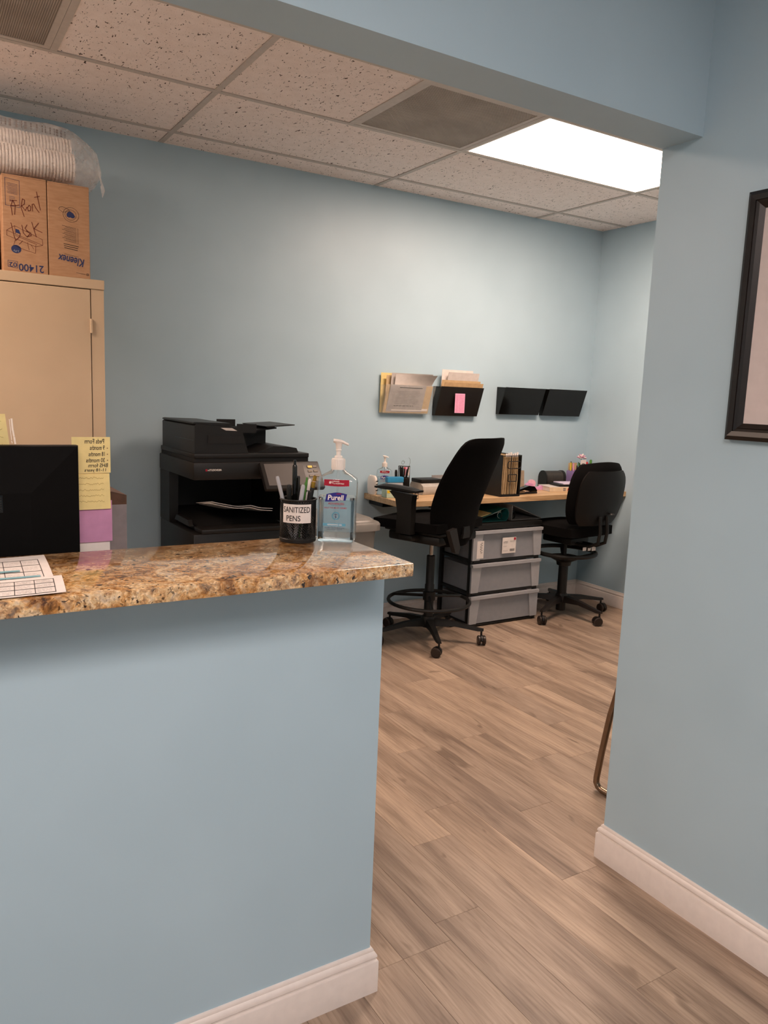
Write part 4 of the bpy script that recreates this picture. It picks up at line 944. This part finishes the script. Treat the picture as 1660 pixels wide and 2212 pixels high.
def star_base(t, rad, a0, mat, zh=.10, zt=.085, rw=.028):
    B().lathe([(.036, zh-.02), (.042, zh), (.042, zh+.03), (.034, zh+.045)], 20).build('base_hub', mat, t)
    for k in range(5):
        a = a0+2*PI*k/5; c, s = math.cos(a), math.sin(a); rings = []
        for u_, hw, z0_, z1_ in ((.035, .024, zh-.012, zh+.032), (rad*.5, .021, zh-.002, zh+.022), (rad-.02, .015, zt-.006, zt+.012), (rad+.012, .012, zt-.004, zt+.008)):
            rings.append([(c*u_-s*w_, s*u_+c*w_, z_) for w_, z_ in ((-hw, z0_), (hw, z0_), (hw*.7, z1_), (-hw*.7, z1_))])
        B().loft(rings).build('base_leg', mat, t); caster(t, c*rad, s*rad, a+1.1+k*.7, rw)
def seat_pad(w_, d, zc, th, e=4):
    def fc(u, v):
        k = math.sqrt(max(0, 1-.5*v*v*.28)); k2 = math.sqrt(max(0, 1-.5*u*u*.28)); return (u*w_/2*k, v*d/2*k2, zc-.012*max(0, v)**2)
    def ft(u, v): 
        m = (max(0, 1-abs(u)**e)*max(0, 1-abs(v)**e))**.35; return (0, 0, th/2*max(.58, m))
    b = B(); b.pad(fc, ft, 18, 18); return b
# drafting stool with arms, facing the worktop and a little left
c1 = thing('office_chair', 'black drafting chair with armrests and foot ring nearest the counter', 'chair', (2.535, 3.575, 0), R(20))
star_base(c1, .312, R(-90-20-23), BLACKPL)
B().lathe([(.027, .13), (.027, .33), (.024, .335), (.024, .50), (.019, .503)], 20).build('column_sleeve', BLACKPL, c1)
B().lathe([(.0125, .50), (.0125, .62)], 16).build('gas_lift', CHROME, c1)
b = B(); b.tube([(.235*math.cos(2*PI*i/40), .235*math.sin(2*PI*i/40), .235) for i in range(40)], .0105, 8, True); fr = b.build('foot_ring', BLACKPL, c1)
for k in range(3):
    a = R(100+120*k); b = B(); b.tube([(.025*math.cos(a), .025*math.sin(a), .262), (.235*math.cos(a), .235*math.sin(a), .238)], .009, 6); b.build('ring_spoke', BLACKPL, fr)
B().lathe([(.027, .235), (.036, .24), (.036, .29), (.027, .295)], 18).build('ring_collar', BLACKPL, c1)
B().box(-.19, .19, -.18, .17, .600, .651, .012).build('seat_mechanism', BLACKPL, c1)
seat_pad(.50, .47, .700, .085).build('seat', FABRIC, c1, loc=(0, .03, 0))
B().box(-.20, .20, -.19, .19, .652, .668, .006).build('seat_pan', BLACKPL, c1)
for s in (-1, 1):
    x = s*.265
    arm = B(); arm.loft([[(x-hw, y, z) for hw, z in ((-.020, .865), (.020, .865))] + [(x+q, y, zz) for q, zz in ((.02*1, .90), (-.02, .90))] for y in (0,)] if False else [[(x-.022, y0_, z0_), (x+.022, y0_, z0_), (x+.022, y1_, z1_), (x-.022, y1_, z1_)] for y0_, z0_, y1_, z1_ in ((-.055, .660, .045, .660), (-.055, .78, .040, .78), (-.055, .84, .055, .845), (-.060, .875, .10, .885))]); 
    if s > 0: arm.v = [Vector((p.x, p.y, .66+(p.z-.66)*.28)) for p in arm.v]      # far arm is set low, under the worktop
    ao = arm.build('arm_post', BLACKPL, c1); az = .903 if s < 0 else .744
    pdz = B(); pdz.pad(lambda u, v: (x+u*.036*(1-.25*max(0, v)), .055+v*.145, az+.006*v-.012*max(0, v)**2), lambda u, v: (0, 0, .016*max(.3, (1-abs(u)**4)*(1-abs(v)**6))), 8, 14); pdz.build('arm_pad', BLACKPL, c1)
    B().box(min(x, s*.12), max(x, s*.12), -.05, .04, .622, .6515, .006).build('arm_bar', BLACKPL, c1)
def back1(u, v):
    tv = (v+1)/2; z = .588+tv*.607
    prof_ = ((0, .13), (.05, .17), (.2, .222), (.4, .246), (.55, .250), (.75, .238), (.88, .224), (.95, .213), (1, .190))
    for (a, x0_), (b_, x1_) in zip(prof_, prof_[1:]):
        if a <= tv <= b_: hw = x0_+(x1_-x0_)*(tv-a)/(b_-a); break
    y = -.212-.150*max(0, (tv-.30)/.70)**1.35
    return (u*hw, y+.055*u*u+.012*math.cos(tv*3), z-.022*abs(u)**7*max(0, (tv-.7)/.3))
b = B(); b.pad(back1, lambda u, v: (0, .020*max(.35, ((1-abs(u)**6)*(1-abs(v)**8))**.5), 0), 20, 24); b.build('backrest', MESHF, c1)
b = B(); b.loft([[(-hw, y, z), (hw, y, z), (hw, y-th, z), (-hw, y-th, z)] for hw, y, z, th in ((.035, -.12, .64, .02), (.035, -.20, .635, .03), (.033, -.222, .66, .012), (.028, -.222, .70, .010))]); b.build('back_support', BLACKPL, c1)
B().prism([(-.215, .70), (-.150, .71), (-.105, .60), (-.118, .565), (-.150, .575)], 'y', -.262, -.236).build('back_bracket', basic('dark_grey_plastic', '#1d1a18', .5), c1)

# task chair without arms
c2 = thing('office_chair', 'armless black task chair with foot ring near the right wall', 'chair', (3.672, 3.66, 0), R(6))
star_base(c2, .315, R(-90-6+6), basic('brown_black_plastic', '#1c1613', .4), .10, .085, .029)
B().lathe([(.031, .03), (.031, .36), (.028, .40)], 20).build('column', BLACKPL, c2)
b = B(); b.tube([(.20*math.cos(2*PI*i/40), .20*math.sin(2*PI*i/40), .425) for i in range(40)], .014, 8, True); fr = b.build('foot_ring', BLACKPL, c2)
B().lathe([(.033, .33), (.045, .335), (.05, .36), (.10, .385), (.10, .392), (.045, .38), (.033, .38)], 24).build('ring_dish', BLACKPL, fr)
for k in range(4):
    a = R(45+90*k); b = B(); b.tube([(.09*math.cos(a), .09*math.sin(a), .388), (.20*math.cos(a), .20*math.sin(a), .42)], .012, 6); b.build('ring_spoke', BLACKPL, fr)
B().lathe([(.014, .39), (.014, .50)], 12).build('gas_lift', BLACKPL, c2)
B().box(-.09, .09, -.12, .12, .49, .535, .01).build('seat_mechanism', BLACKPL, c2)
seat_pad(.44, .45, .590, .095).build('seat', FABRIC, c2)
def back2(u, v, d=0):
    tv = (v+1)/2; z = .645+tv*.395; hw = .222+.03*math.sin(tv*PI*.9); k = (1-abs(v)**5*.20)
    return (u*hw*k, -.235-.055*tv+.050*u*u-d, z-.018*u*u*tv)
b = B(); b.pad(lambda u, v: back2(u, v, -.012), lambda u, v: (0, .034*max(.3, ((1-abs(u)**4)*(1-abs(v)**4))**.5), 0), 18, 18); b.build('back_cushion', FABRIC, c2)
b = B(); b.pad(lambda u, v: (back2(u, v, .028)[0]*.90, back2(u*.9, v, .028)[1], .640+(v+1)/2*.345), lambda u, v: (0, .010*max(.5, (1-abs(u)**8)*(1-abs(v)**8)), 0), 16, 16); bs = b.build('back_shell', basic('brown_black_shell', '#100b08', .5, spec=.3), c2)
B().lathe([(.02, 0), (.012, .008)], 14).build('knob', BLACKPL, bs, loc=(.06, -.30, .71))
for x in (-.035, .035):
    b = B(); b.tube([(x, -.08, .50), (x, -.22, .50), (x, -.285, .53), (x, -.295, .60), (x, -.285, .70)], .011, 8); b.build('back_bar', BLACKPL, c2)
b = B()
for i, q in enumerate(((-.07, -.035), (-.02, .01), (.02, .06))): b.box(q[0], q[1], -.2, -.199, .47-.004*i, .492)
b.build('white_tag', PAPER, c2, False)

# ================================================================== DRAWER TOWER
dx0, dx1, dyf, dyb = 2.89, 3.44, 3.652, 3.985
dt = thing('drawer_tower', 'three tier frosted plastic drawer tower under the worktop', 'drawer unit', (dx0, dyf, 0)); w_ = dx1-dx0; dd = dyb-dyf
B().box(-.004, w_+.004, -.006, dd, .612, .648, .004).build('top_frame', BLACKPL, dt)
for x in (0, w_-.018):
    for y in (.004, dd-.03): B().box(x, x+.018, y, y+.026, .0, .6119).build('corner_post', BLACKPL, dt, False)
for z in (.0, .2035, .4065): B().box(.0185, w_-.0185, .0, dd-.004, z+(.006 if z == 0 else 0), z+.016, .001).build('rail', BLACKPL, dt)
for z in (.2035, .4065, .006):
    for x in (.002, w_-.017): B().box(x, x+.015, .031, dd-.031, z, z+.016).build('side_rail', BLACKPL, dt, False)
for i, (z0_, z1_) in enumerate(((.024, .198), (.222, .400), (.425, .606))):
    b = B(); x0_, x1_ = .020, w_-.020
    b.box(x0_, x1_, .006, dd-.012, z0_, z0_+.003); b.box(x0_, x0_+.003, .006, dd-.012, z0_+.003, z1_-.02); b.box(x1_-.003, x1_, .006, dd-.012, z0_+.003, z1_-.02); b.box(x0_, x1_, dd-.012, dd-.009, z0_, z1_-.02)
    dr = b.build('drawer', TUB, dt, False)
    B().box(.0, w_, -.002, .002, z0_, z1_-.018).build('drawer_front', TUB, dr, False)
    fr = B(); fr.prism([(0, z1_-.018), (w_, z1_-.018), (w_+.002, z1_), (-.002, z1_)], 'y', -.022, .004); fr.prism([(0, z0_), (.055, z0_), (.075, z1_-.0182), (0, z1_-.0182)], 'y', -.012, -.0022); fr.prism([(w_-.055, z0_), (w_, z0_), (w_, z1_-.0182), (w_-.075, z1_-.0182)], 'y', -.012, -.0022)
    fr.build('front_frame', TUB2, dr, False)
    if i == 2:
        flat('white_label', [rect(.225, .335, .455, .555)], lambda x, z: Vector((x, -.0145, z)), PAPER, dr); flat('red_square', [rect(.316, .332, .536, .552)], lambda x, z: Vector((x, -.0150, z)), RED, dr)
        rnd = random.Random(31); W = []
        for z in (.527, .520): W += strokes(scrawl(.235, .27, z, .003, rnd), .0016)+strokes(scrawl(.288, .33, z+.004, .002, rnd), .001)
        W += strokes(scrawl(.235, .262, .497, .003, rnd), .001)+[rect(.288+i_*.0042, .2905+i_*.0042, .466, .482) for i_ in range(9)]+strokes(scrawl(.235, .27, .47, .003, rnd), .001)
        flat('label_print', W, lambda x, z: Vector((x, -.0150, z)), INK, dr)
        flat('vertical_label', [rect(.030, .082, .436, .545)], lambda x, z: Vector((x, -.0128, z)), PAPER, dr); flat('label_writing', strokes([[(.062+.010*math.sin(k*1.9), .535-k*.0045) for k in range(16)]], .0016), lambda x, z: Vector((x, -.0134, z)), INK, dr)
def stack(label, x0_, x1_, z_, h_, m_):
    o = B().box(x0_, x1_, 0, .22, 0, h_).build('paper_stack', m_, None, False, (dx0, dyf+.02, z_)); tag(o, label, 'paper')
stack('pink paper lying in the top frosted drawer', .04, .50, .4285, .016, PINK)
stack('white paper stack seen through the lowest frosted drawer', .12, .48, .0275, .09, PAPER2)
# binders on the tower
bn = thing('ring_binder', 'teal ring binder lying with its spine up on the drawer tower', 'binder', (3.03, 3.70, .6485))
B().prism([(-.10, 0), (.16, 0), (.16, .003), (-.10, .003)], 'y', 0, .26).build('lower_cover', TEAL, bn, False)
sp = [(.16, 0), (.175, .02), (.178, .05), (.165, .075), (.145, .082), (.143, .079), (.162, .072), (.174, .05), (.171, .022), (.158, .0032)]
B().prism(sp, 'y', 0, .26).build('spine', TEAL, bn)
B().prism([(-.10, .0035), (-.098, .0065), (.1425, .0825), (.1445, .0795)], 'y', 0, .26).build('upper_cover', TEAL, bn, False)
for k in range(2):
    b = B(); b.pad(lambda u, v: (.02+.10*u, .13+.12*v, .012+.012*k+.026*(u+1)*(.8 if k else 1)), lambda u, v: (0, 0, .002), 8, 2); b.build('pages', (YNOTE if k else PAPER), bn)
for y in (.04, .13, .22): 
    b = B(); b.tube([(.135+.018*math.cos(q), y, .03+.02*math.sin(q)) for q in [2*PI*i/14 for i in range(14)]], .002, 5, True); b.build('ring', CHROME, bn)
gb = thing('ring_binder', 'grey ring binder wedge lying open on the drawer tower', 'binder', (3.235, 3.70, .6485))
B().box(0, .245, 0, .26, 0, .003).build('lower_cover', GREYV, gb, False); B().box(-.004, -.0001, 0, .26, 0, .098).build('spine', GREYV, gb, False)
B().prism([(0, .0951), (0, .098), (.245, .0065), (.244, .0032)], 'y', 0, .26).build('upper_cover', GREYV, gb, False)
for y in (.03, .13): b = B(); b.tube([(.03+.020*math.cos(q), y, .032+.028*math.sin(q)) for q in [2*PI*i/14 for i in range(14)]], .003, 5, True); b.build('ring', BLACKPL, gb)
for i, pts in enumerate((((3.12, 3.98, .775), (3.10, 3.97, .72), (3.11, 3.99, .66)), ((3.20, 3.98, .775), (3.20, 3.975, .70), (3.19, 3.99, .66)), ((3.30, 3.98, .77), (3.26, 3.98, .72), (3.16, 3.99, .67)))):
    B().tube([(p[0]-2.335, p[1]-BACK+.0005, p[2]) for p in pts], .004, 6).build('cord', BLACKPL, wt)

# ================================================================== STORAGE TOTE left of the worktop
to = thing('storage_tote', 'translucent grey storage tote standing between copier and drafting chair', 'storage box', (1.93, 3.72, 0))
rg = []
for z, a, b_ in ((0, .17, .20), (.02, .175, .205), (.685, .205, .235)): rg.append([(a*math.copysign(abs(math.cos(q))**.3, math.cos(q)), b_*math.copysign(abs(math.sin(q))**.3, math.sin(q)), z) for q in [2*PI*i/32 for i in range(32)]])
TOTE = m_frost('grey_tote_plastic', '#87837d', .85)
B().loft(rg).build('tub', TOTE, to)
rg = []
for z, k in ((.686, 1.06), (.717, 1.06), (.727, 1.03), (.727, .95), (.737, .93), (.745, .88)): rg.append([(.212*k*math.copysign(abs(math.cos(q))**.3, math.cos(q)), .242*k*math.copysign(abs(math.sin(q))**.3, math.sin(q)), z) for q in [2*PI*i/32 for i in range(32)]])
B().loft(rg).build('lid', TOTE, to)

# ================================================================== PICTURE FRAME on the right wall
pf = thing('picture_frame', 'dark wood picture frame with pale mat on the right wall', 'picture frame', (EX-.0005, .80, 1.322))
FW_, FH = .44, .598
def frame_ring(o_in0, o_in1, x0_, x1_):
    b = B()
    for (ya, yb, za, zb, yc, yd, zc, zd) in ((0, 1, 0, 0, 0, 1, 0, 0),): pass
    def rc(o, x): return [(x, o, o), (x, FW_-o, o), (x, FW_-o, FH-o), (x, o, FH-o)]
    R_ = [rc(o_in0, 0), rc(o_in0, x0_), rc(o_in1, x1_), rc(o_in1, 0)]
    return b.loft(R_, closed=True)
for a, b_, x0_, x1_ in ((0, .010, -.016, -.022), (.0101, .022, -.024, -.021), (.0221, .030, -.017, -.013), (.0301, .042, -.0155, -.008)):
    frame_ring(a, b_, x0_, x1_).build('moulding', FRAMEW, pf, False)
B().box(-.0075, -.001, .0415, FW_-.0415, .0415, FH-.0415).build('mat', MATB, pf, False)
B().box(-.0085, -.0076, .15, FW_-.15, .17, FH-.17).build('print', ARTP, pf, False)

# ================================================================== SLED CHAIR behind the right wall
sc2 = thing('sled_chair', 'metal tube sled leg chair just showing past the right wall', 'chair', (2.095, 1.60, 0))
W2 = .46
def arc(c, r_, a0, a1, n=6): return [(c[0]+r_*math.cos(R(a0+(a1-a0)*i/n)), c[1]+r_*math.sin(R(a0+(a1-a0)*i/n))) for i in range(n+1)]
side = [(.02, .43), (.03, .30), (.012, .05)] if False else None
for x in (0, W2):
    P = [(x, .170, .44), (x, .205, .30), (x, .228, .16), (x, .243, .05), (x, .243, .030), (x, .233, .017), (x, .215, .012), (x, .10, .012), (x, -.17, .012), (x, -.195, .017), (x, -.208, .030), (x, -.208, .05), (x, -.215, .25), (x, -.222, .44), (x, -.245, .62), (x, -.265, .82)]
    B().tube(P, .0115, 10).build('side_frame', STEELD, sc2)
for y, z in ((.168, .44), (-.222, .44), (-.263, .80)): B().tube([(.012, y, z), (W2-.012, y, z)], .010, 8).build('cross_tube', STEELD, sc2)
b = B(); b.pad(lambda u, v: (W2/2+u*.225, -.03+v*.195, .478), lambda u, v: (0, 0, .024*max(.3, (1-abs(u)**6)*(1-abs(v)**6))), 12, 12); b.build('seat', FABRIC, sc2)
b = B(); b.pad(lambda u, v: (W2/2+u*.215, -.225-.02*(v+1)/2, .69+v*.13), lambda u, v: (0, .015*max(.3, (1-abs(u)**6)*(1-abs(v)**6)), 0), 12, 8); b.build('backrest', FABRIC, sc2)
